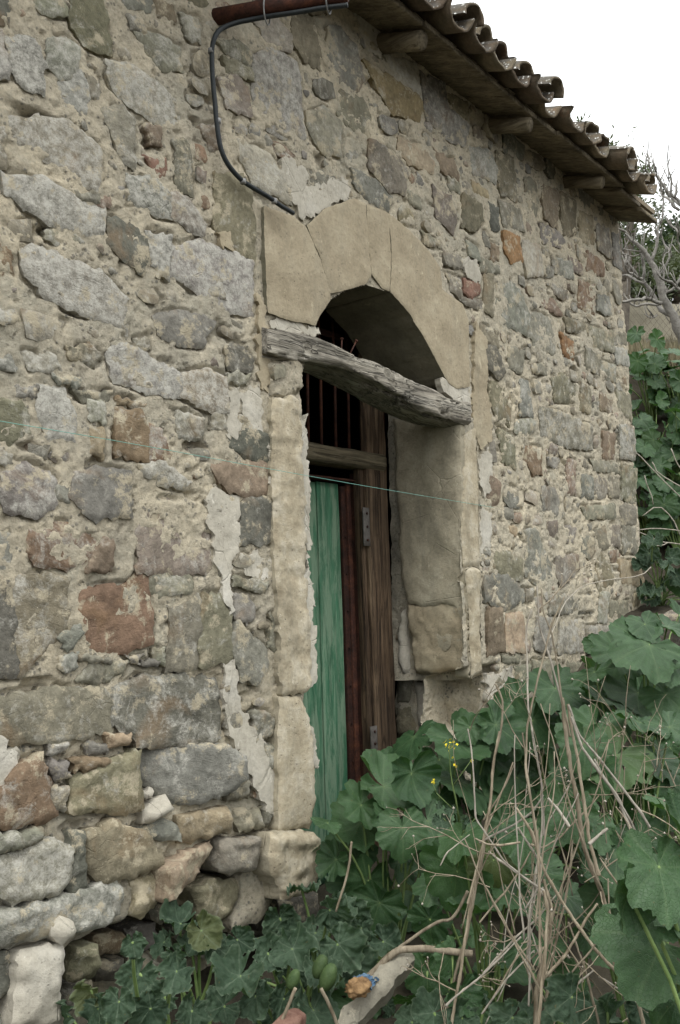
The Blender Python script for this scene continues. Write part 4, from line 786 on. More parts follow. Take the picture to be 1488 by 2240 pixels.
# ------------------------------------------------------------------ pipe, cable, string
p0 = U(458, 40, .03); p1 = U(760, -14, -.42)
v, f = tube([p0, p0*.6+p1*.4, p1], .0275, 18, wob=.002); o = tag(mk('rusty_pipe', v, f, 'rust'), 'rusty iron pipe sticking out of the wall under the eave', 'pipe')
T = lambda s: p0+(p1-p0)*s
cp = [T(1.0)+[0, 0, -.04], T(.75)+[0, -.01, -.038], T(.5)+[0, -.012, -.038], T(.3)+[0, -.012, -.037], U(490, 56, -.06), U(468, 80, -.05), U(461, 120, -.035), U(466, 190, -.03), U(472, 250, -.035), U(478, 310, -.035), U(495, 355, -.04), U(525, 392, -.04), U(560, 415, -.045), U(600, 440, -.05), U(642, 466, -.045)]
CABLE = thing('electric_cable', 'black cable hanging from the rusty pipe to the doorway arch', 'cable')
v, f = tube(cp, .0085, 10, smoothn=2, wob=.004); mk('cable', v, f, 'cable', CABLE)
for p, d, r in ((T(.42), p1-p0, .034), (T(.86), p1-p0, .034)):
    d = d/np.linalg.norm(d); a_ = np.cross(d, [0, 0, 1.]); a_ /= np.linalg.norm(a_); b_ = np.cross(a_, d)
    ring = [p+[0, -.004, -.012]+a_*math.cos(t)*r*.95+b_*math.sin(t)*(r+.012) for t in np.linspace(0, 6.28, 22)]
    v, f = tube(ring, .0028, 5, cap=False); mk('tie', v, f, 'tie', CABLE)
for q in (U(462, 112, -.036), U(477, 265, -.035), U(532, 397, -.042), U(600, 440, -.05)):
    v, f = tube([q+[0, 0, -.008], q+[0, 0, .008]], .0105, 10); mk('tie', v, f, 'tie', CABLE)
sp_ = [U(-60, 911, -.28), U(300, 972, -.2), U(600, 1028, -.1), U(860, 1074, -.05), U(1080, 1110, -.01)]
v, f = tube(sp_, .0009, 5, smoothn=3); tag(mk('garden_string', v, f, 'string'), 'thin green string stretched across the wall and doorway', 'string')

# ------------------------------------------------------------------ mallow and cucumber leaves
def leaf_mesh(name, mat, seed, lobes=7, kind='mallow'):
    r = random.Random(seed); na, nr = (91, 7) if kind == 'mallow' else (75, 11); th = np.linspace(-2.95, 2.95, na); vs = [(0, 0, 0)]; vein = [1.]
    if kind == 'mallow':
        lob = .80+.20*np.abs(np.cos(th*lobes/2*math.pi/2.9))**.7
        rad = lob*(.92+.10*np.cos(th*.9))*(1+.025*np.sin(th*34+seed)+.03*np.sin(th*15+seed*2))
        rad *= 1-.18*(np.abs(th)/2.75)**8
    else:
        lob = .84+.16*np.abs(np.cos(th*5/2*math.pi/2.9)); rad = lob*(.90+.24*np.cos(th))*(1+.035*np.sin(th*19+seed)+.03*np.sin(th*37))
    pl_ = np.cos(th*lobes*math.pi/2.9)             # + on veins
    cup = r.uniform(-.15, .32) if kind == 'mallow' else r.uniform(.1, .45); bend = r.uniform(-.4, .1); tw = r.uniform(-.2, .2)
    for i in range(1, nr+1):
        t = (i/nr)**.85; x = t*rad*np.cos(th); y = t*rad*np.sin(th)
        P3 = np.c_[x*2.2+seed, y*2.2, 0*x]; amp = .036 if kind == 'mallow' else .008
        z = -amp*t*pl_*(.6+.4*t)+cup*t*t+bend*x*np.abs(x)+tw*x*y+.10*t*fbm(P3, 3)
        if kind == 'mallow': z = z+.022*t**3*np.sin(th*19+seed)+.12*t*t*fbm(P3*.9+3, 2)+.03*t*t*fbm(P3*2.6, 2)
        else: z = z+.20*t*fbm(P3*2.9+seed, 2)+.09*t*fbm(P3*6, 2)+.35*t*t*fbm(P3*.8+5, 2)+.15*t**4*np.sin(th*7+seed*1.7)+.09*t**5*np.sin(th*12+2*seed)
        vs += np.c_[x, y, z].tolist(); vein += (np.clip((pl_-.965)/.035, 0, 1)*(1-.6*t)).tolist()
    if kind != 'mallow': vein[-na:] = [.8]*na
    holes = set()
    for _ in range(r.choice((0, 1, 2, 4)) if kind == 'mallow' else 0):
        hi, hj, hw = r.randrange(2, nr-1), r.randrange(4, na-8), r.choice((1, 2, 3)); holes |= {(hi, hj+q) for q in range(hw)}
    f = [(0, 1+j, 2+j) for j in range(na-1)]+[(1+(i-1)*na+j, 1+i*na+j, 2+i*na+j, 2+(i-1)*na+j) for i in range(1, nr) for j in range(na-1) if (i, j) not in holes]
    me = bpy.data.meshes.new(name); me.from_pydata(vs, [], f); me.materials.append(M[mat]); me.polygons.foreach_set('use_smooth', np.ones(len(f), bool))
    at = me.attributes.new('vein', 'FLOAT', 'POINT'); at.data.foreach_set('value', np.array(vein, np.float32)); me.update(); return me
ML = [leaf_mesh('mallow_leaf', 'mallow', s, random.Random(s).choice((5, 7, 7))) for s in range(1, 13)]
CL = [leaf_mesh('cucumber_leaf', 'cucumber', s, 5, 'cuc') for s in range(1, 8)]
CAMV = Vector(CAM)
def place_leaf(me, parent, base, pos, rad, face=.5, name='leaf', rnd=.5):
    """leaf blade at pos; its normal leans between up and the open side of the wall, its tip away from the plant base"""
    pos = Vector(pos); base = Vector(base)
    out = (pos-base); out.z = 0; out = out.normalized() if out.length > 1e-3 else Vector((0, -1, 0))
    open_ = Vector((-.55, -.83, 0))
    nrm = (Vector((0, 0, 1))*(1-face)+open_*face+out*.18+Vector([random.uniform(-rnd, rnd) for _ in range(3)])).normalized()
    tip = out*.6+open_*.35+Vector((0, 0, -.45))+Vector([random.uniform(-.6, .6) for _ in range(3)])
    tip = (tip-nrm*tip.dot(nrm)).normalized(); sd_ = nrm.cross(tip)
    mt = Matrix((tip, sd_, nrm)).transposed().to_4x4(); mt.translation = pos
    o = link(name, me, parent); o.matrix_basis = Matrix.Translation(-Vector(parent.location)) @ mt @ Matrix.Diagonal((rad, rad*random.uniform(.9, 1.1), rad, 1)); return o
def petiole(acc, base, pos, r=.004):
    base, pos = np.array(base, float), np.array(pos, float); mid = base*.45+pos*.55; mid[2] = base[2]+(pos[2]-base[2])*.72; mid += np.array([random.uniform(-.03, .03) for _ in range(3)])
    acc.add(*tube([base, mid*.5+base*.5+[0, 0, .02], mid, pos], [r*1.5, r*1.2, r, r*.8], 6, smoothn=1))
def plant(name, label, cat, base, leaves, meshes, group, fill=0, fh=.4, fr=.35, frad=(.06, .1), face=.5, pr=.004, lname='leaf'):
    base = np.array(base, float); t = thing(name, label, cat, group=group); t.location = base
    acc = Acc(); L = [(np.array(p, float), r, fc) for p, r, fc in leaves]
    for _ in range(fill):
        an = random.uniform(0, 6.28); rr = fr*math.sqrt(random.random()); p = base+[rr*math.cos(an), rr*math.sin(an), 0]
        p[2] = float(ground(p[0], p[1]))+random.uniform(.06, fh)*(1-.4*rr/fr)
        if p[1] > -.05 and -1.5 < p[0] < XC+.1: p[1] = -.06-random.random()*.1
        L.append((p, random.uniform(*frad), face))
    for p, r, fc in L:
        place_leaf(random.choice(meshes), t, base, p, r, fc, lname); petiole(acc, base+[random.uniform(-.03, .03), random.uniform(-.03, .03), .0], p, pr)
    s = acc.build('stems', 'stem', t); s.location = -Vector(base); return t
# leaf clusters: (x, y, width) in pixels, one plant = one list at its own distance
def clus(lst, dep, face=.5): return [(Q(x, y, dep+random.uniform(-.12, .12) if len(q) == 0 else q[0]), w_/2/F*dep*1.08, face+random.uniform(-.15, .15)) for x, y, w_, *q in lst]
def base_at(px, py, dep):
    b = Q(px, py, dep); b[1] = min(b[1], -.12) if b[0] < XC+.1 else b[1]; b[2] = float(ground(b[0], b[1]))-.02; return b
G1 = 'mallows along the wall'
plant('mallow_plant', 'dark green mallow whose broad leaves hide the foot of the green door', 'mallow', base_at(850, 1990, 3.1), clus([(840, 1720, 200), (790, 1800, 130), (716, 1800, 70), (762, 1850, 140), (880, 1810, 120), (935, 1795, 130), (805, 1925, 140), (872, 1885, 105), (900, 1690, 130), (790, 1760, 110), (735, 1880, 90), (845, 1790, 90), (830, 1975, 120), (920, 1850, 110), (760, 1930, 100), (700, 1850, 70)], 3.05, .55), ML, G1, 8, .24, .34, (.06, .1))
plant('mallow_plant', 'mallow with leaves spread under the hollow right jamb', 'mallow', base_at(1000, 1850, 3.55), clus([(905, 1612, 130), (862, 1655, 100), (1000, 1620, 150), (1055, 1650, 130), (1010, 1715, 150), (960, 1660, 120), (1085, 1585, 130), (1028, 1590, 70), (960, 1745, 110), (1060, 1740, 120), (1100, 1690, 120)], 3.5, .45), ML, G1, 8, .36, .34, (.06, .1))
plant('mallow_plant', 'mallow with big leaves behind the dry stalks', 'mallow', base_at(1060, 2060, 2.75), clus([(1000, 1905, 180), (955, 1935, 110), (1080, 1880, 120), (1110, 1950, 130), (1030, 1990, 120), (1150, 1830, 130), (1100, 1800, 130), (1180, 1900, 110), (940, 2010, 100), (1010, 1830, 110)], 2.7, .45), ML, G1, 6, .22, .36, (.06, .1))
plant('mallow_plant', 'mallow against the rubble wall behind the tallest dry stalk', 'mallow', base_at(1180, 1740, 3.7), clus([(1215, 1505, 150), (1140, 1535, 120), (1165, 1575, 130), (1190, 1610, 140), (1110, 1625, 150), (1130, 1700, 150), (1210, 1690, 130), (1250, 1570, 120), (1090, 1560, 110), (1260, 1650, 130), (1180, 1680, 130)], 3.65, .4), ML, G1, 9, .4, .38, (.06, .1))
plant('mallow_plant', 'tall mallow with pale upper leaves near the wall corner', 'mallow', base_at(1400, 1640, 3.7), clus([(1420, 1410, 180), (1350, 1425, 130), (1460, 1370, 120), (1395, 1515, 190), (1330, 1530, 130), (1290, 1540, 120), (1455, 1520, 130), (1470, 1450, 110), (1300, 1470, 120), (1410, 1365, 90)], 3.5, .35), ML, G1, 6, .45, .36, (.06, .1))
plant('mallow_plant', 'mallow with wide overlapping leaves below the wall corner', 'mallow', base_at(1380, 1800, 3.1), clus([(1300, 1590, 170), (1400, 1580, 150), (1465, 1590, 130), (1350, 1650, 170), (1280, 1625, 130), (1440, 1660, 130), (1330, 1730, 130), (1390, 1740, 150), (1250, 1720, 120), (1470, 1720, 110), (1300, 1690, 120)], 3.05, .45), ML, G1, 8, .36, .36, (.06, .1))
plant('mallow_plant', 'big mallow with the largest bright leaves in front of the dry stalks', 'mallow', base_at(1560, 2240, 1.95), clus([(1440, 1895, 210), (1450, 2060, 280), (1375, 1955, 150), (1490, 1800, 150), (1480, 2190, 140), (1500, 1960, 220), (1420, 2000, 150)], 1.9, .5), ML, G1, 8, .35, .3, (.06, .1), pr=.005)
plant('mallow_plant', 'mallow with dark leaves to the right of the dry stalks', 'mallow', base_at(1400, 2050, 2.5), clus([(1350, 1870, 160), (1460, 1770, 140), (1330, 1960, 120), (1400, 1830, 130), (1300, 1800, 130), (1240, 1770, 140), (1360, 2060, 140), (1430, 1950, 140), (1300, 1890, 120)], 2.45, .5), ML, G1, 8, .28, .36, (.06, .1))
plant('mallow_plant', 'low mallow beside the fallen stone slab', 'mallow', base_at(960, 2200, 2.35), clus([(935, 2125, 110), (905, 2190, 90), (990, 2090, 90), (1010, 2170, 90)], 2.3, .5), ML, G1, 10, .2, .26, (.04, .07))
plant('mallow_plant', 'mallow in shade under the crossing dry stalks', 'mallow', base_at(1230, 2150, 2.55), clus([(1180, 2060, 110), (1240, 1960, 110), (1290, 2040, 110), (1220, 2130, 100), (1130, 2080, 100)], 2.5, .5), ML, G1, 6, .2, .34, (.05, .09))
# the patch goes on to the right of the view
for x, y, lab in ((3.5, -1.0, 'mallow in the middle of the slope away from the stalks'), (4.3, -.55, 'mallow on the slope two steps before the boulder'), (3.9, -1.7, 'mallow farther out on the slope from the wall'), (2.7, -1.75, 'mallow at the open edge of the weed patch'), (4.9, -1.2, 'mallow on the open slope out from the boulder'), (3.1, -2.4, 'mallow lowest on the open slope')):
    plant('mallow_plant', lab, 'mallow', (x, y, float(ground(x, y))-.02), [], ML, G1, 26, .5, .45, (.06, .11))
# the bank beyond the corner
G2 = 'mallows on the bank beyond the wall corner'
for i, (px, py, dep, lab, n) in enumerate([(1420, 830, 7.3, 'mallow at the top of the bank below the render field wall', 30), (1480, 850, 7.2, 'mallow on the bank under the fig tree limbs', 28), (1410, 960, 6.9, 'mallow halfway up the bank beside the wall corner', 34), (1475, 980, 6.8, 'mallow halfway up the bank with a thin dry twig across', 30), (1420, 1100, 6.5, 'mallow low on the bank behind the dead twigs', 30), (1480, 1120, 6.4, 'mallow low on the bank with its leaves in shade', 28), (1560, 950, 6.9, 'mallow on the bank farthest from the house', 20)]):
    c = Q(px, py, dep); L = []
    for _ in range(n):
        p = Q(px+random.gauss(0, 34), py+random.gauss(0, 42), dep+random.uniform(-.22, .25)); L.append((p, random.uniform(.075, .12), random.uniform(.3, .65)))
    b = c.copy(); b[2] = min(float(ground(b[0], b[1])), c[2]-.25); plant('mallow_plant', lab, 'mallow', b, L, ML, G2)
# squirting cucumber
G3 = 'squirting cucumbers at the foot of the wall'
def cuc(label, bp, lst, dep, fill=10, fruits=()):
    t = plant('cucumber_plant', label, 'cucumber plant', base_at(*bp), clus(lst, dep, .5), CL, G3, fill, .16, .26, (.03, .05), pr=.0045)
    for px, py, d_, s in fruits:
        p = Q(px, py, d_); n1, n2 = 10, 9; v = []; f = []
        for i in range(n2+1):
            ph = math.pi*i/n2
            for j in range(n1): an = 2*math.pi*j/n1; v.append((math.sin(ph)*math.cos(an)*s*.62, math.sin(ph)*math.sin(an)*s*.62, math.cos(ph)*s))
        f = [(i*n1+j, i*n1+(j+1) % n1, (i+1)*n1+(j+1) % n1, (i+1)*n1+j) for i in range(n2) for j in range(n1)]
        v = np.array(v); v *= 1+.06*fbm(v*180, 2)[:, None]; o = mk('fruit', v, f, 'fruit', t); o.location = Vector(p)-t.location; o.rotation_euler = (.3, .25, 0)
    return t
cuc('crinkled cucumber plant under the stepped stones of the wall foot', (330, 2260, 2.35), [(305, 2130, 105), (385, 2125, 85), (330, 2205, 95), (200, 2165, 80), (215, 2205, 80), (260, 2190, 80), (290, 2060, 60), (150, 2220, 80), (360, 2180, 80), (420, 2210, 90)], 2.25, 10)
cuc('cucumber plant with upright leaf against the dark undercut stones', (430, 2180, 2.65), [(395, 2020, 95), (440, 2035, 90), (360, 2060, 70), (470, 2065, 80), (420, 2075, 80), (520, 2055, 70), (385, 2090, 60)], 2.55, 10)
cuc('cucumber plant with green bristly fruits beside the slab', (620, 2230, 2.5), [(525, 2135, 120), (585, 2085, 90), (640, 2075, 105), (620, 2185, 80), (685, 2210, 120), (740, 2065, 110), (560, 2180, 90), (700, 2120, 90), (775, 2110, 100), (490, 2200, 90), (600, 2220, 90), (650, 2130, 70)], 2.4, 12, [(642, 2143, 2.3, .026), (718, 2138, 2.28, .034), (700, 2115, 2.3, .03)])
cuc('cucumber plant in front of the tan jamb block', (690, 2090, 2.85), [(660, 1945, 90), (612, 2008, 95), (722, 1990, 85), (770, 2000, 80), (690, 2040, 80), (790, 2030, 70), (840, 2060, 80), (640, 2040, 70), (745, 1975, 70)], 2.75, 12)
cuc('cucumber plant under the dry stalks', (1260, 2270, 2.2), [(1250, 2180, 100), (1330, 2215, 110), (1180, 2215, 90), (1290, 2225, 90), (1400, 2200, 80), (1120, 2225, 90)], 2.15, 8)
cuc('cucumber plant between the slab and the dry stalks', (1000, 2270, 2.2), [(950, 2215, 90), (1010, 2225, 90), (900, 2235, 80), (1060, 2200, 80)], 2.15, 8)
cuc('cucumber plant growing from the stones at the wall corner', (1430, 1330, 5.7), [(1400, 1285, 60), (1425, 1300, 60), (1450, 1240, 60), (1420, 1210, 55), (1470, 1220, 50), (1465, 1290, 60), (1405, 1235, 45), (1480, 1260, 50), (1430, 1180, 50)], 5.6, 8)

# ------------------------------------------------------------------ dry stalks
R2 = lambda x, y: (1068+x/3.543, 1300+y/3.543); R3 = lambda x, y: (1068+x/3.543, 1740+y/3.543); H8 = lambda x, y: (744+x/2, 1600+y/2)
def pairs(l, fn): return [fn(x, y) for x, y in zip(l[::2], l[1::2])]
SK = [  # points, radius mm, bleached, plant
 (pairs([585, 800, 600, 1100, 640, 1400, 690, 1630], R2)+pairs([720, 300, 820, 580, 900, 850, 960, 1000, 1050, 1250, 1190, 1570], R3), 9, 0, 0),
 (pairs([620, 850, 650, 1100, 700, 1300, 740, 1630], R2)+pairs([760, 300, 850, 620], R3), 6, 0, 0),
 (pairs([380, -60, 385, 250, 440, 400, 520, 620, 560, 800, 610, 1000], R2), 4, 1, 0), (pairs([405, -40, 410, 150, 490, 310, 525, 500, 535, 700, 580, 900, 640, 1100], R2), 3.2, 0, 0),
 (pairs([590, 20, 480, 220, 380, 690, 280, 1030, 290, 1350, 330, 1630], R2)+pairs([380, 300, 400, 700, 400, 1300], R3), 4, 0, 1), (pairs([330, 120, 290, 200, 290, 400, 320, 600, 310, 900, 340, 1130, 430, 1500], R2)+pairs([430, 250, 370, 560, 300, 1000, 300, 1250, 340, 1700], R3), 4.2, 1, 1),
 (pairs([60, 700, 120, 790, 110, 1050, 40, 1230, 40, 1450, 20, 1630], R2)+pairs([10, 150, -20, 400], R3)+pairs([540, 950, 500, 1130, 430, 1290], H8), 5, 0, 1), (pairs([210, 1310, 130, 1500, 50, 1630], R2)+pairs([-30, 200], R3), 3, 0, 1),
 (pairs([620, 870, 700, 1100, 860, 1250, 1000, 1430, 1130, 1630], R2)+pairs([1180, 120, 1240, 240], R3), 4.5, 1, 0), (pairs([640, 950, 720, 1200, 900, 1420, 1030, 1600], R2)+pairs([1060, 150, 1130, 280, 1200, 430], R3), 6, 1, 0), (pairs([820, 1280, 900, 1400, 1010, 1600], R2)+pairs([1100, 180, 1215, 400], R3), 4, 1, 0),
 (pairs([1110, 550, 1060, 800, 1070, 1030, 1030, 1250, 1000, 1480], R2)+pairs([960, 250, 900, 330], R3), 2.4, 0, 2),
 (pairs([220, 100, 330, 260, 430, 580, 600, 860, 700, 1020, 820, 1180, 970, 1330, 1190, 1640, 1220, 1700], R3), 6, 0, 0), (pairs([230, 240, 350, 430, 470, 640], R3), 4.5, 1, 0),
 (pairs([620, 980, 700, 1200, 790, 1480, 890, 1850], R3), 4.6, 0, 1), (pairs([860, 1410, 1000, 1510, 1190, 1650], R3), 4.6, 1, 0), (pairs([440, 650, 505, 880, 490, 1050, 420, 1300, 380, 1500, 350, 1790], R3), 7.5, 0, 1), (pairs([660, 330, 650, 500, 600, 850, 500, 1250, 440, 1600, 420, 1790], R3), 5, 0, 1),
 (pairs([0, 420, 150, 540, 350, 690, 430, 760, 490, 880], R3), 4.4, 1, 1), (pairs([0, 750, 80, 930, 180, 1130, 330, 1350, 440, 1600], R3), 3.4, 0, 1), (pairs([-60, 380, 0, 340, 220, 230, 360, 120, 440, 0], R3), 4, 1, 1), (pairs([-100, 340, 0, 390, 80, 400, 240, 370], R3), 3.6, 0, 1),
 (pairs([-40, 1680, 120, 1420, 210, 1250, 360, 1130, 360, 1110, 250, 1150], R3), 3, 0, 1), (pairs([-50, 1380, 200, 1100, 400, 960, 550, 760], R3), 3.6, 1, 1), (pairs([530, 1530, 640, 1370, 800, 1190, 920, 1040], R3), 3.2, 0, 0), (pairs([870, 490, 950, 620, 1110, 810], R3), 3.4, 0, 0), (pairs([920, 640, 920, 960, 970, 1330], R3), 3.2, 0, 0), (pairs([780, 390, 850, 320, 920, 260], R3), 5.5, 1, 0),
 (pairs([460, 20, 540, 110, 630, 240], R3), 5, 1, 0), (pairs([860, 0, 740, 140, 560, 330, 420, 420, 330, 380], R3), 3, 0, 0), (pairs([-60, 980, 150, 740, 280, 530, 330, 430], R3), 3, 0, 1), (pairs([480, 1620, 640, 1500, 820, 1360], R3), 4.6, 1, 0), (pairs([430, 1430, 600, 1250, 760, 960, 850, 830], R3), 5, 0, 0),
 (pairs([800, 0, 830, 250, 860, 480], H8), 3.4, 0, 1), (pairs([700, 0, 670, 100, 665, 300, 580, 700, 540, 950, 480, 1290], H8), 5, 0, 1), (pairs([560, -10, 580, 20, 575, 440, 700, 550, 900, 700], H8), 3, 1, 1), (pairs([550, 480, 600, 620, 740, 880, 850, 1050], H8), 3, 0, 1), (pairs([440, 590, 450, 540, 570, 450], H8), 2.2, 1, 1),
 (pairs([760, 140, 700, 280, 640, 400, 560, 760], H8), 3, 0, 1), (pairs([840, 0, 880, 200, 890, 450], H8), 3.2, 1, 1), (pairs([1000, 240, 900, 400, 880, 600, 820, 820, 830, 1200], H8), 3, 1, 1), (pairs([460, 1200, 640, 1050, 800, 900], H8), 3.2, 1, 1), (pairs([620, 1240, 720, 1080, 850, 960], H8), 3, 1, 1), (pairs([890, 700, 920, 780, 890, 960, 860, 1280], H8), 6, 0, 1),
 (pairs([1245, 150, 1225, 450], H8), 2, 0, 2), (pairs([1330, 110, 1325, 230, 1360, 370], H8), 2, 0, 2), (pairs([1425, 130, 1470, 240], H8), 2.6, 0, 2), (pairs([1250, 410, 1210, 520, 1195, 620], H8), 2.2, 1, 2), (pairs([1390, 1110, 1420, 1200, 1440, 1160], H8), 2.6, 0, 2)]
DRY = []
for lab, b in (('thick bundle of bleached dead stems leaning over the mallows', base_at(1395, 2210, 2.2)), ('fan of thin crossing dead stalks rising from the weeds', base_at(1140, 2330, 2.1)), ('thin dead weed stems with tiny seed heads among broad leaves', base_at(1330, 2000, 2.6))):
    t = thing('dead_plant', lab, 'dead plant', group='dead stalks in front of the wall'); t.location = b; DRY.append(t)
seeds = [Acc(), Acc(), Acc()]; twigs = [Acc(), Acc(), Acc()]
def octa(c, s):
    v = np.array([(0, 0, s), (s, 0, 0), (0, s, 0), (-s, 0, 0), (0, -s, 0), (0, 0, -s*1.1)])*np.array([random.uniform(.7, 1.2) for _ in range(3)])+c
    return v, [(0, 1, 2), (0, 2, 3), (0, 3, 4), (0, 4, 1), (5, 2, 1), (5, 3, 2), (5, 4, 3), (5, 1, 4)]
def twig(acc, sacc, p, dirn, L, r, lvl):
    d = Vector(dirn).normalized(); n = 4; pts = [np.array(p)]
    for i in range(n):
        d = (d+Vector([random.uniform(-.28, .28) for _ in range(3)])).normalized(); pts.append(pts[-1]+np.array(d)*L/n)
    acc.add(*tube(pts, np.linspace(r, r*.55, n+1), 4, cap=False))
    if lvl > 0:
        for i in range(2, n+1):
            for _ in range(random.choice((0, 1, 1, 2))): twig(acc, sacc, pts[i], np.array(d)+np.array([random.uniform(-.9, .9) for _ in range(3)]), L*.45, r*.6, lvl-1)
    elif random.random() < .5: sacc.add(*octa(pts[-1], random.uniform(.0026, .0045)))
for i, (pts, r, bl, pi) in enumerate(SK):
    dd = (2.15, 2.1, 2.45)[pi]+random.uniform(-.10, .12)
    p3 = [Q(x, y, dd+(2240-y)*(.00022 if pi < 2 else .0003)) for x, y in pts]
    hi, lo = (p3[0], p3[-1]) if p3[0][2] > p3[-1][2] else (p3[-1], p3[0])
    if pts[-1][1] > 2215:
        e = p3[-1]+(p3[-1]-p3[-2])*1.2; e[2] = min(e[2], float(ground(e[0], e[1]))-.02); p3.append(e)
    n = len(p3); rr = np.linspace(.72 if p3[0][2] > p3[-1][2] else 1.1, 1.1 if p3[0][2] > p3[-1][2] else .72, n)*r*.001*.7*(1+.12*np.sin(np.arange(n)*2.7+i))
    # dense points with a swollen node every hand's breadth and a snapped, thinner end
    pa = np.array(p3); cl_ = np.concatenate([[0], np.cumsum(np.linalg.norm(np.diff(pa, axis=0), axis=1))]); sm = np.linspace(0, cl_[-1], max(12, int(cl_[-1]/.012)))
    pk = pa.copy(); pk[1:-1] = pa[1:-1]*.7+(pa[:-2]+pa[2:])*.15
    pd = np.stack([np.interp(sm, cl_, pk[:, q]) for q in range(3)], 1); gap = random.uniform(.07, .13)
    rd = np.interp(sm, cl_, rr)*(1+.38*np.exp(-(((sm+i*.03) % gap-gap*.5)/.006)**2)+.10*fbm(np.c_[sm*60, 0*sm+i, 0*sm], 2))
    v, f = tube(pd, rd, 8, smoothn=1, wob=.006, seed=i*3.3); v = v+.0006*np.stack([fbm(v*260+q*9, 2) for q in range(3)], 1)*(r/4); o = mk('stalk', v, f, 'stalkg' if bl else 'stalk', DRY[pi], origin=None); o.location = -DRY[pi].location
    for _ in range(random.choice((0, 1, 1))):
        k = random.randrange(0, max(1, len(p3)-1)); q = p3[k]+(p3[min(k+1, n-1)]-p3[k])*random.random()
        twig(twigs[pi], seeds[pi], q, (random.uniform(-1, 1), random.uniform(-1, .4), random.uniform(-.1, 1)), random.uniform(.08, .2), min(.0018, r*.0005), 2)
for _ in range(14):
    x, y = random.gauss(1180, 110), random.uniform(1720, 2220); twig(twigs[0], seeds[0], Q(x, y, random.uniform(2.05, 2.45)), (random.uniform(-1, 1), random.uniform(-1, 1), random.uniform(-.5, 1)), random.uniform(.08, .24), .0015, 1)
for _ in range(22):
    x, y = random.uniform(1280, 1488), random.uniform(1620, 2000); twig(twigs[2], seeds[2], Q(x, y, random.uniform(2.3, 2.6)), (random.uniform(-.6, .6), random.uniform(-.5, .5), 1), random.uniform(.08, .2), .0012, 1)
for i in range(24):                        # thinner loose stalks
    x, y = random.gauss(1200, 85), random.uniform(1900, 2260); an = random.gauss(0, .42); L = random.uniform(180, 520); dd = random.uniform(2.08, 2.42)
    p3 = [Q(x+math.sin(an)*L*t_+random.gauss(0, 7), y-math.cos(an)*L*t_, dd+.1*t_) for t_ in (0, .25, .5, .75, 1)]
    v, f = tube(p3, np.linspace(1, .55, 5)*random.uniform(.0012, .0028), 6, smoothn=1, wob=.006, seed=i*1.9); o = mk('stalk', v, f, random.choice(('stalk', 'stalk', 'stalkg')), DRY[i % 2]); o.location = -DRY[i % 2].location
for t, tw_, se in zip(DRY, twigs, seeds):
    o = tw_.build('twigs', 'stalk', t); o.location = -t.location; o['kind'] = 'stuff'; o = se.build('seed_heads', 'stalkg', t); o.location = -t.location; o['kind'] = 'stuff'
# thick brown vine stems by the slab
for lab, pts, r, dep in (('brown bent dead stem arching over the fallen slab', [(120, 1095), (180, 1010), (250, 955), (300, 948), (420, 950), (580, 972)], .0085, 2.25), ('thin tan dead stem arching above the slab', [(110, 1080), (250, 950), (420, 825), (500, 822), (560, 700)], .004, 2.3), ('thin brown dead stem standing among cucumber leaves', [(52, 480), (40, 600), (-20, 790)], .003, 2.45), ('pale broken straw lying across the cucumber leaves', [(-190, 1120), (-270, 1290)], .004, 2.1), ('pale broken straw beside the fallen slab', [(-78, 1120), (-20, 1250), (0, 1300)], .004, 2.1)):
    v, f = tube([Q(*H8(x, y), dep) for x, y in pts], [r]*len(pts), 8, smoothn=2, wob=.006); tag(mk('dead_reed', v, f, 'stalk'), lab, 'stem', 'loose dead stems')

# twigs beyond the corner
a = Acc()
for pts in ([(1390, 990), (1435, 1035), (1490, 1090)], [(1425, 1010), (1440, 1035), (1490, 1065)], [(1405, 1130), (1440, 1105), (1470, 1130), (1488, 1170)], [(1385, 1160), (1440, 1180), (1460, 1188), (1500, 1190)], [(1405, 1194), (1450, 1192), (1460, 1188)], [(1410, 1040), (1430, 1105)], [(1395, 1160), (1430, 1155), (1490, 1160)], [(1470, 980), (1480, 1010), (1495, 1030)]):
    a.add(*tube([Q(x, y, 5.9) for x, y in pts], .0036, 6, smoothn=1, wob=.01))
tag(a.build('dead_branch', 'stalkg'), 'bleached dead twigs poking out beside the wall corner', 'branch')
a = Acc(); q = [U(1270, 1420), U(1335, 1270, -.05), U(1360, 1262, -.08), U(1410, 1258, -.1)]
tag(mk('dead_branch', *tube([Q(1200, 1400, 4.6), Q(1240, 1300, 4.9), Q(1310, 1270, 5.1), Q(1400, 1260, 5.3), Q(1425, 1240, 5.4)], .0026, 6, smoothn=2, wob=.01), 'stalkg'), 'pale arched twig in front of the wall corner', 'branch')

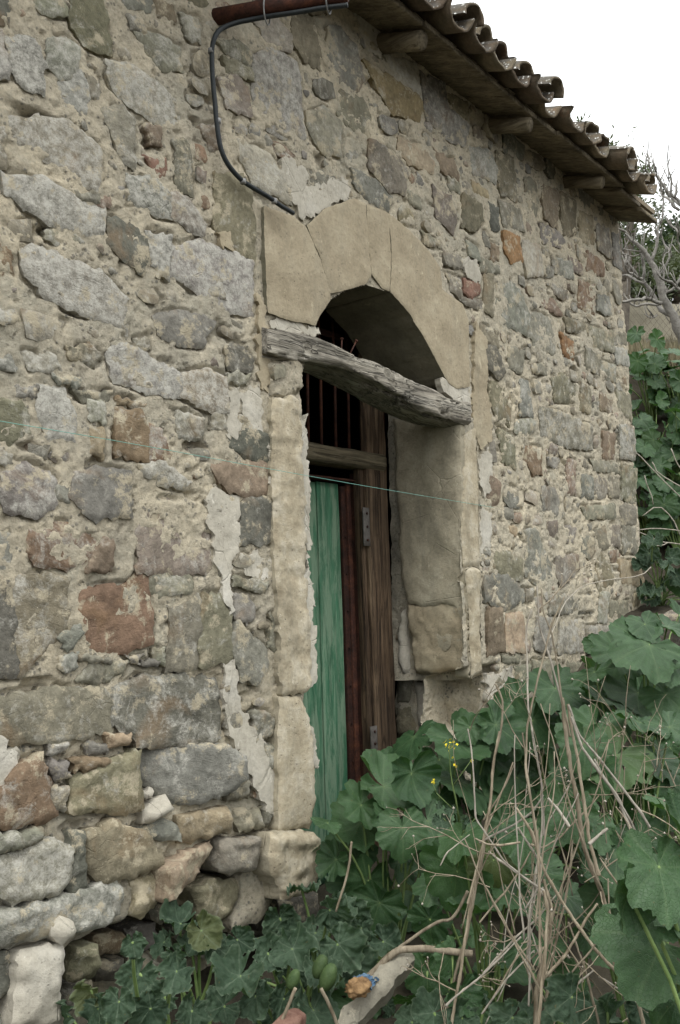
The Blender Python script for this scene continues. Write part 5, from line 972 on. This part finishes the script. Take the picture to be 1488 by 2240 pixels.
# ------------------------------------------------------------------ mustard
t = thing('mustard_plant', 'slender wild mustard with small yellow flowers beside the door', 'mustard'); b = base_at(1010, 2000, 3.0); t.location = b; d_ = 2.75
acc = Acc(); acc.add(*tube([b, Q(1010, 1850, d_+.1), Q(1000, 1760, d_), Q(986, 1700, d_), Q(983, 1635, d_)], [.004, .0035, .003, .002, .0015], 6, smoothn=1))
for p, q in (((1002, 1780), (955, 1735)), ((955, 1735), (947, 1715)), ((990, 1720), (1030, 1665)), ((1000, 1820), (970, 1790)), ((1006, 1830), (1040, 1790))): acc.add(*tube([Q(*p, d_), Q(*q, d_)], .0013, 5))
o = acc.build('stem', 'stem', t); o.location = -Vector(b)
fa = Acc()
for cx, cy, n, s in ((983, 1628, 15, 11), (992, 1660, 2, 4), (995, 1675, 3, 3), (947, 1712, 4, 5), (1030, 1663, 2, 3)):
    for _ in range(n):
        c = Q(cx+random.gauss(0, s*.6), cy+random.gauss(0, s*.5), d_+random.uniform(-.015, .015))
        nm = Vector([random.uniform(-1, 1) for _ in range(3)]).normalized(); u_ = nm.orthogonal().normalized(); w_ = nm.cross(u_)
        for k in range(4):
            an = k*math.pi/2; e = u_*math.cos(an)+w_*math.sin(an); g = u_*math.cos(an+1.57)+w_*math.sin(an+1.57); L = .0045
            fa.add([c, np.array(c)+np.array(e*L*.6+g*L*.4), np.array(c)+np.array(e*L+nm*.0012), np.array(c)+np.array(e*L*.6-g*L*.4)], [(0, 1, 2, 3)])
o = fa.build('flowers', 'petal', t); o.location = -Vector(b)
for px, py, s in ((965, 1795, 45), (1020, 1800, 40), (985, 1770, 30), (960, 1760, 22)): place_leaf(random.choice(CL), t, b, Q(px, py, d_), s/2/F*d_, .4)

# ------------------------------------------------------------------ fallen slab, rag, rotten wood, corner rock
def oblong(p0, p1, wv, hv, n=24, seed=0, rough=.012, ex=.4):
    """rough stone bar from p0 to p1 with half width vectors wv, hv"""
    p0, p1, wv, hv = map(np.array, (p0, p1, wv, hv)); m_ = 20; vs = []
    for i in range(n+1):
        t = i/n; c = p0+(p1-p0)*t; e = 1-.25*max(0, abs(t-.5)-.42)/.08
        for j in range(m_):
            an = 2*math.pi*j/m_; ca, sa = math.cos(an), math.sin(an); vs.append(c+wv*e*np.sign(ca)*abs(ca)**ex+hv*e*np.sign(sa)*abs(sa)**ex)
    v = np.array(vs); v += rough*np.stack([fbm(v*9+seed+k*13, 4, .6) for k in range(3)], 1)
    f = [(i*m_+j, i*m_+(j+1) % m_, (i+1)*m_+(j+1) % m_, (i+1)*m_+j) for i in range(n) for j in range(m_)]+[tuple(range(m_))[::-1], tuple(n*m_+j for j in range(m_))]
    return v, f
e0 = Q(880, 2105, 2.35); e1 = Q(740, 2270, 2.02); e1 = e1+(e1-e0)*.35
ax = (e1-e0)/np.linalg.norm(e1-e0); wv = np.cross(ax, [0, 0, 1]); wv /= np.linalg.norm(wv); hv = np.cross(wv, ax)
pn = -fw*.75+np.array([0, 0, .66]); pn /= np.linalg.norm(pn); pu = np.cross([0, 0, 1.], pn); pu /= np.linalg.norm(pu); pv = np.cross(pn, pu); pc = Q(820, 2170, 2.2)
def on_slab(px, py): d = ray(px, py); q = CAM+d*(((pc-CAM)@pn)/(d@pn))-pc; return (q@pu, q@pv)
v, f = slab_geo([on_slab(*q) for q in [(868, 2086), (900, 2078), (906, 2098), (885, 2122), (862, 2150), (858, 2166), (830, 2190), (795, 2222), (745, 2275), (690, 2330), (640, 2330), (700, 2265), (745, 2218), (775, 2185), (800, 2150), (835, 2118)]], y0=0, bulge=.004, bevel=.008, bw=.012, depth=.075, sp=.011, rough=.008, jag=.01, seed=4.4, smooth=0, facet=.006, rings=3, frame=lambda u, v, w_: pc+np.outer(u, pu)+np.outer(v, pv)-np.outer(w_, pn))
tag(mk('stone_slab', v, f, 'beam'), 'broken grey stone slab lying tilted among the weeds', 'slab')
ra = thing('rag', 'crumpled orange and blue scrap lying on the stone slab', 'scrap'); c0 = Q(792, 2160, 2.17); ra.location = c0
th_, ph_ = np.meshgrid(np.linspace(0, 2*math.pi, 33)[:-1], np.linspace(0, math.pi, 20)); v = np.c_[(np.sin(ph_)*np.cos(th_)).ravel(), (np.sin(ph_)*np.sin(th_)).ravel(), np.cos(ph_).ravel()]
v = v*(1+.55*fbm(v*2.6+4, 4, .7))[:, None]*np.array([.034, .026, .02]); f = [(i*32+j, i*32+(j+1) % 32, (i+1)*32+(j+1) % 32, (i+1)*32+j) for i in range(19) for j in range(32)]
mk('foam', v+np.array([-.012, 0, .004]), f, 'rago', ra)
v, f = quad_grid((.0, -.028, .008), (.05, .012, -.004), (-.012, .05, .004), 16); v = np.array(v); v = v+.022*np.stack([fbm(v*55+q*17, 3, .6) for q in range(3)], 1); mk('plastic', v, f, 'ragb', ra, smooth=False)
c = Q(612, 2245, 2.1); v, f = oblong(c+np.array([-.06, 0, -.02]), c+np.array([.05, -.02, .0]), (0, .02, .004), (0, -.004, .022), 20, 9, .012); tag(mk('rotten_wood', v, f, 'rot'), 'small crumbling reddish piece of rotten wood under the leaves', 'wood')
c = Q(1485, 1375, 4.9); v, f = oblong(c+np.array([-.16, .05, -.05]), c+np.array([.35, -.25, 0]), (.05, .14, 0), (0, 0, .12), 24, 4, .05); o = tag(mk('boulder', v, f, 'stone'), 'brownish grey boulder beside the wall corner under the cucumber plant', 'boulder'); o.color = (.16, .14, .12, .1)

# ------------------------------------------------------------------ background: field wall, fig tree, olive, far trees, dry grass
fwl = [Q(1370, 652, 11.0), Q(1660, 628, 11.5)]; d_ = fwl[1]-fwl[0]; d_[2] = 0; d_ /= np.linalg.norm(d_); st_ = fwl[0]-d_*4
nseg = 70; vs = []; fs = []
for i in range(nseg+1):
    p = st_+d_*i*.18; zt_ = fwl[0][2]-.02; nrm_ = np.array([d_[1], -d_[0], 0])
    for j in range(13):
        z = zt_-2.2*j/12
        vs.append(np.array([p[0], p[1], z])-nrm_*.0)
    vs.append(np.array([p[0], p[1], zt_])-nrm_*.3)
vs = np.array(vs); vs += .03*np.stack([fbm(vs*3+k*7, 4) for k in range(3)], 1)
for i in range(nseg):
    for j in range(12): q = i*14+j; fs.append((q, q+14, q+15, q+1))
    q = i*14; fs.append((q, q+13, q+27, q+14))
tag(mk('field_wall', vs, fs, 'gwall'), 'low weathered tan field wall on the slope behind the fig tree', 'wall')
# wire mesh fence in front of it
FN = thing('wire_fence', 'rusty diamond wire mesh fence before the tan field wall', 'fence')
a = Acc()
for i in range(40):
    x0 = 1330+i*14
    a.add(*tube([Q(x0, 640, 10.2), Q(x0+130, 800, 10.2)], .0009, 4, cap=False)); a.add(*tube([Q(x0+130, 640, 10.2), Q(x0, 800, 10.2)], .0009, 4, cap=False))
a.build('wire_mesh', 'rustd', FN)
a = Acc(); a.add(*tube([Q(1560, 600, 10.2), Q(1560, 860, 10.2)], .025, 8)); a.build('post', 'darkbark', FN)
# dry grass on the slope
a = Acc()
for _ in range(2600):
    px, py, dp = random.uniform(1340, 1560), random.uniform(762, 800), random.uniform(7.6, 9.5)
    p = Q(px, py, dp); L = random.uniform(.05, .17); an = random.uniform(0, 6.28); wd = .004; e = p+np.array([math.cos(an)*L*.35, math.sin(an)*L*.35, L]); sdv = np.array([-math.sin(an), math.cos(an), 0])*wd
    p = p-np.array([0, 0, .1]); a.add([p-sdv, p+sdv, (p+e)/2+sdv*.8+[0, 0, .03], (p+e)/2-sdv*.8+[0, 0, .03], e], [(0, 1, 2, 3), (3, 2, 4)])
o = a.build('dry_grass', 'grass'); o['kind'] = 'stuff'; o['label'] = 'tan dry grass on the slope above the mallow bank'
# earth of the steep slope under bank and grass (terrain face)
v = []; f = []
cols = list(range(1250, 1760, 30)); rows = [(745, 9.3), (775, 8.6), (800, 7.9), (900, 7.5), (1000, 7.2), (1100, 6.9), (1200, 6.5), (1300, 6.0), (1400, 5.5)]
for cx in cols:
    for ry, dp in rows: v.append(Q(cx, ry, dp+(.25 if cx < 1370 else 0)))
v = np.array(v); v += .05*np.stack([fbm(v*3+k*5, 4) for k in range(3)], 1); v[:, 1] = np.where(v[:, 0] < XC+.05, np.maximum(v[:, 1], .1), v[:, 1])
nr_ = len(rows); f = [(i*nr_+j, i*nr_+j+1, (i+1)*nr_+j+1, (i+1)*nr_+j) for i in range(len(cols)-1) for j in range(nr_-1)]
struct(mk('terrain_bank', v, f, 'soil'))
# fig tree
FT = thing('fig_tree', 'bare pale grey fig tree with knobbly twigs behind the wall corner', 'fig tree'); fd = 8.3
fig = [([(1520, 830), (1500, 760), (1478, 710), (1455, 660), (1440, 600), (1425, 570), (1405, 545), (1385, 525), (1360, 508), (1340, 495)], [.075, .07, .062, .055, .046, .038, .03, .022, .016, .01]),
 ([(1500, 715), (1460, 690), (1430, 655), (1412, 620), (1408, 590), (1405, 560), (1400, 540)], [.04, .036, .03, .025, .02, .015, .01]), ([(1445, 665), (1420, 655), (1390, 656), (1360, 662), (1330, 650)], [.028, .024, .02, .016, .012]), ([(1450, 665), (1415, 670), (1390, 667), (1378, 655), (1366, 640)], [.02, .018, .015, .012, .009]),
 ([(1412, 620), (1390, 612), (1375, 600), (1360, 605), (1340, 590)], [.02, .017, .014, .012, .009]), ([(1408, 610), (1385, 605), (1372, 590), (1368, 570)], [.018, .014, .012, .008]), ([(1425, 570), (1440, 530), (1437, 500), (1450, 480), (1452, 450), (1448, 425)], [.024, .02, .017, .014, .011, .008]), ([(1440, 600), (1470, 560), (1452, 530), (1436, 500), (1430, 475)], [.016, .013, .011, .009, .007]),
 ([(1500, 640), (1465, 612), (1445, 610), (1438, 595)], [.022, .018, .014, .01]), ([(1500, 600), (1470, 630), (1455, 645)], [.022, .02, .018]),
 ([(1560, 520), (1500, 460), (1470, 430), (1445, 400), (1425, 370), (1418, 350), (1417, 330)], [.045, .03, .024, .02, .015, .012, .008]), ([(1447, 418), (1440, 390), (1432, 365)], [.014, .011, .007]), ([(1520, 480), (1490, 440), (1470, 425), (1465, 395), (1460, 365), (1459, 350)], [.028, .022, .016, .012, .009, .007]), ([(1490, 460), (1465, 440), (1445, 425), (1450, 415)], [.02, .017, .014, .012]), ([(1425, 385), (1412, 375), (1403, 369)], [.009, .007, .005]), ([(1478, 430), (1480, 415), (1480, 408)], [.01, .008, .006]),
 ([(1500, 520), (1485, 505), (1470, 500), (1455, 480)], [.018, .014, .011, .008]), ([(1488, 560), (1486, 520), (1487, 490)], [.012, .009, .007]), ([(1455, 640), (1450, 590), (1448, 560), (1465, 555), (1470, 545)], [.014, .012, .01, .008, .006]), ([(1395, 600), (1372, 575), (1362, 548)], [.012, .009, .006]), ([(1385, 530), (1378, 510), (1372, 480)], [.013, .01, .007]), ([(1362, 545), (1395, 548), (1420, 560)], [.008, .012, .015]), ([(1362, 555), (1400, 558)], [.008, .012]),
 ([(1560, 520), (1580, 640), (1540, 800)], [.05, .06, .075]), ([(1440, 690), (1425, 700), (1410, 690)], [.012, .009, .006]), ([(1500, 690), (1478, 690), (1460, 705)], [.014, .01, .007])]
acc = Acc()
for i, (pts, rr) in enumerate(fig):
    v, f = tube([Q(x, y, fd+.35*math.sin(i*2.1)*(1 if k > 1 else .3)) for k, (x, y) in enumerate(pts)], np.array(rr)*.66, 8, smoothn=2, wob=.03, seed=i*5.); mk('trunk' if i == 0 else 'branch', v, f, 'bark', FT)
    for k in range(len(pts)-1):
        if rr[k] < .035:
            for _ in range(2):
                t_ = random.random(); x = pts[k][0]*(1-t_)+pts[k+1][0]*t_; y = pts[k][1]*(1-t_)+pts[k+1][1]*t_; p = Q(x, y, fd+.35*math.sin(i*2.1)); L = random.uniform(.05, .2)
                e = np.array([random.uniform(-.5, .5), random.uniform(-.5, .5), random.uniform(.3, 1)]); acc.add(*tube([p, p+e*L*.5+[0, 0, .01], p+e*L+[0, 0, .05*random.random()]], [.005, .0045, .003], 5, wob=.01))
o = acc.build('twigs', 'bark', FT); o['kind'] = 'stuff'
# leafy crowns from many small leaves
def crown(name, label, cat, base, top, blobs, n, ls, leafm, barkm, group=None, narrow=.3):
    t = thing(name, label, cat, group=group); base = np.array(base); t.location = base; rg_ = np.random.default_rng(abs(hash(label)) % 1000 if False else len(label)*7+n)
    acc = Acc(); acc.add(*tube([base-[0, 0, .3], base*.6+np.array(top)*.4+[.05, 0, 0], top], [.11, .08, .03], 8, smoothn=1))
    for c, r in blobs:
        acc.add(*tube([base*.5+np.array(top)*.5, np.array(c)*.6+base*.2+np.array(top)*.2, c], [.045, .03, .012], 6, smoothn=1))
    o = acc.build('trunk', barkm, t); o.location = -Vector(base)
    V = []; Fc = []; tot = sum(r**2 for _, r in blobs); k0 = 0
    for c, r in blobs:
        m_ = int(n*r*r/tot); nc = max(6, m_//40)
        cc_ = rg_.normal(size=(nc, 3)); cc_ /= np.linalg.norm(cc_, axis=1)[:, None]; cc_ = np.array(c)+cc_*r*rg_.uniform(.35, 1.0, (nc, 1))*np.array([1, 1, .85])
        ctr = cc_[rg_.integers(0, nc, m_)]+rg_.normal(0, r*.13, (m_, 3))
        d1 = rg_.normal(size=(m_, 3)); d1[:, 2] = np.abs(d1[:, 2])*.7+.1; d1 /= np.linalg.norm(d1, axis=1)[:, None]; d2 = np.cross(d1, rg_.normal(size=(m_, 3))); d2 /= np.linalg.norm(d2, axis=1)[:, None]
        L = ls*rg_.uniform(.6, 1.3, (m_, 1)); w1 = L*narrow
        q = np.stack([ctr, ctr+d1*L*.5+d2*w1, ctr+d1*L, ctr+d1*L*.5-d2*w1], 1).reshape(-1, 3); V.append(q); Fc.append(np.arange(m_*4).reshape(-1, 4)+k0); k0 += m_*4
    v = np.concatenate(V); o = mk('crown', v-base, np.concatenate(Fc), leafm, t, attr=np.zeros(len(v))); o['kind'] = 'stuff'; return t
ob = Q(1400, 700, 10.5)
crown('olive_tree', 'olive tree with narrow leaves showing just above the roof edge', 'olive tree', (ob[0]-.1, ob[1]+.3, ob[2]-.6), Q(1385, 420, 11), [(Q(1330, 340, 11.2), .22), (Q(1270, 308, 11.4), .26), (Q(1390, 395, 11), .2), (Q(1390, 500, 11), .5), (Q(1410, 560, 11), .6), (Q(1345, 440, 11.2), .5), (Q(1300, 420, 11.5), .7)], 4200, .07, 'olive', 'darkbark', narrow=.16)
G4 = 'trees on the far slope'
for i, (px, py, dp, bl, lab) in enumerate([(1480, 560, 24, [(1470, 545, 1.0), (1500, 560, 1.1), (1450, 580, .9), (1490, 600, 1.1)], 'dark rounded tree on the slope seen through the fig branches'), (1410, 600, 20, [(1400, 590, .9), (1430, 610, .8), (1375, 600, .8), (1420, 560, .6)], 'dull green bushy tree low on the slope behind the house corner'), (1560, 560, 26, [(1560, 540, 1.3), (1600, 560, 1.4), (1540, 590, 1.2)], 'broad dark tree on the slope to the right of the fig'), (1300, 560, 24, [(1300, 540, 1.3), (1330, 570, 1.2)], 'tree on the slope hidden behind the house')]):
    crown('slope_tree', lab, 'tree', Q(px, 690, dp), Q(px, py, dp), [(Q(x, y, dp+random.uniform(-.5, .5)), r*.8) for x, y, r in bl], 5200, .12, 'farleaf', 'darkbark', G4, .35)
for i, (px, w_) in enumerate([(1385, .5), (1430, .45), (1480, .5), (1540, .6)]):
    crown('slope_bush', ('yellowish bush at the foot of the fig branches', 'olive green bush on the crest of the field wall', 'bush behind the field wall under the fig limbs', 'wide bush at the end of the field wall')[i], 'bush', Q(px, 680, 13.5), Q(px, 640, 13.5), [(Q(px+random.uniform(-15, 15), random.uniform(600, 640), 13.5+random.uniform(-.3, .3)), w_*.9) for _ in range(3)], 2200, .08, 'olive', 'darkbark', 'bushes above the field wall', .25)
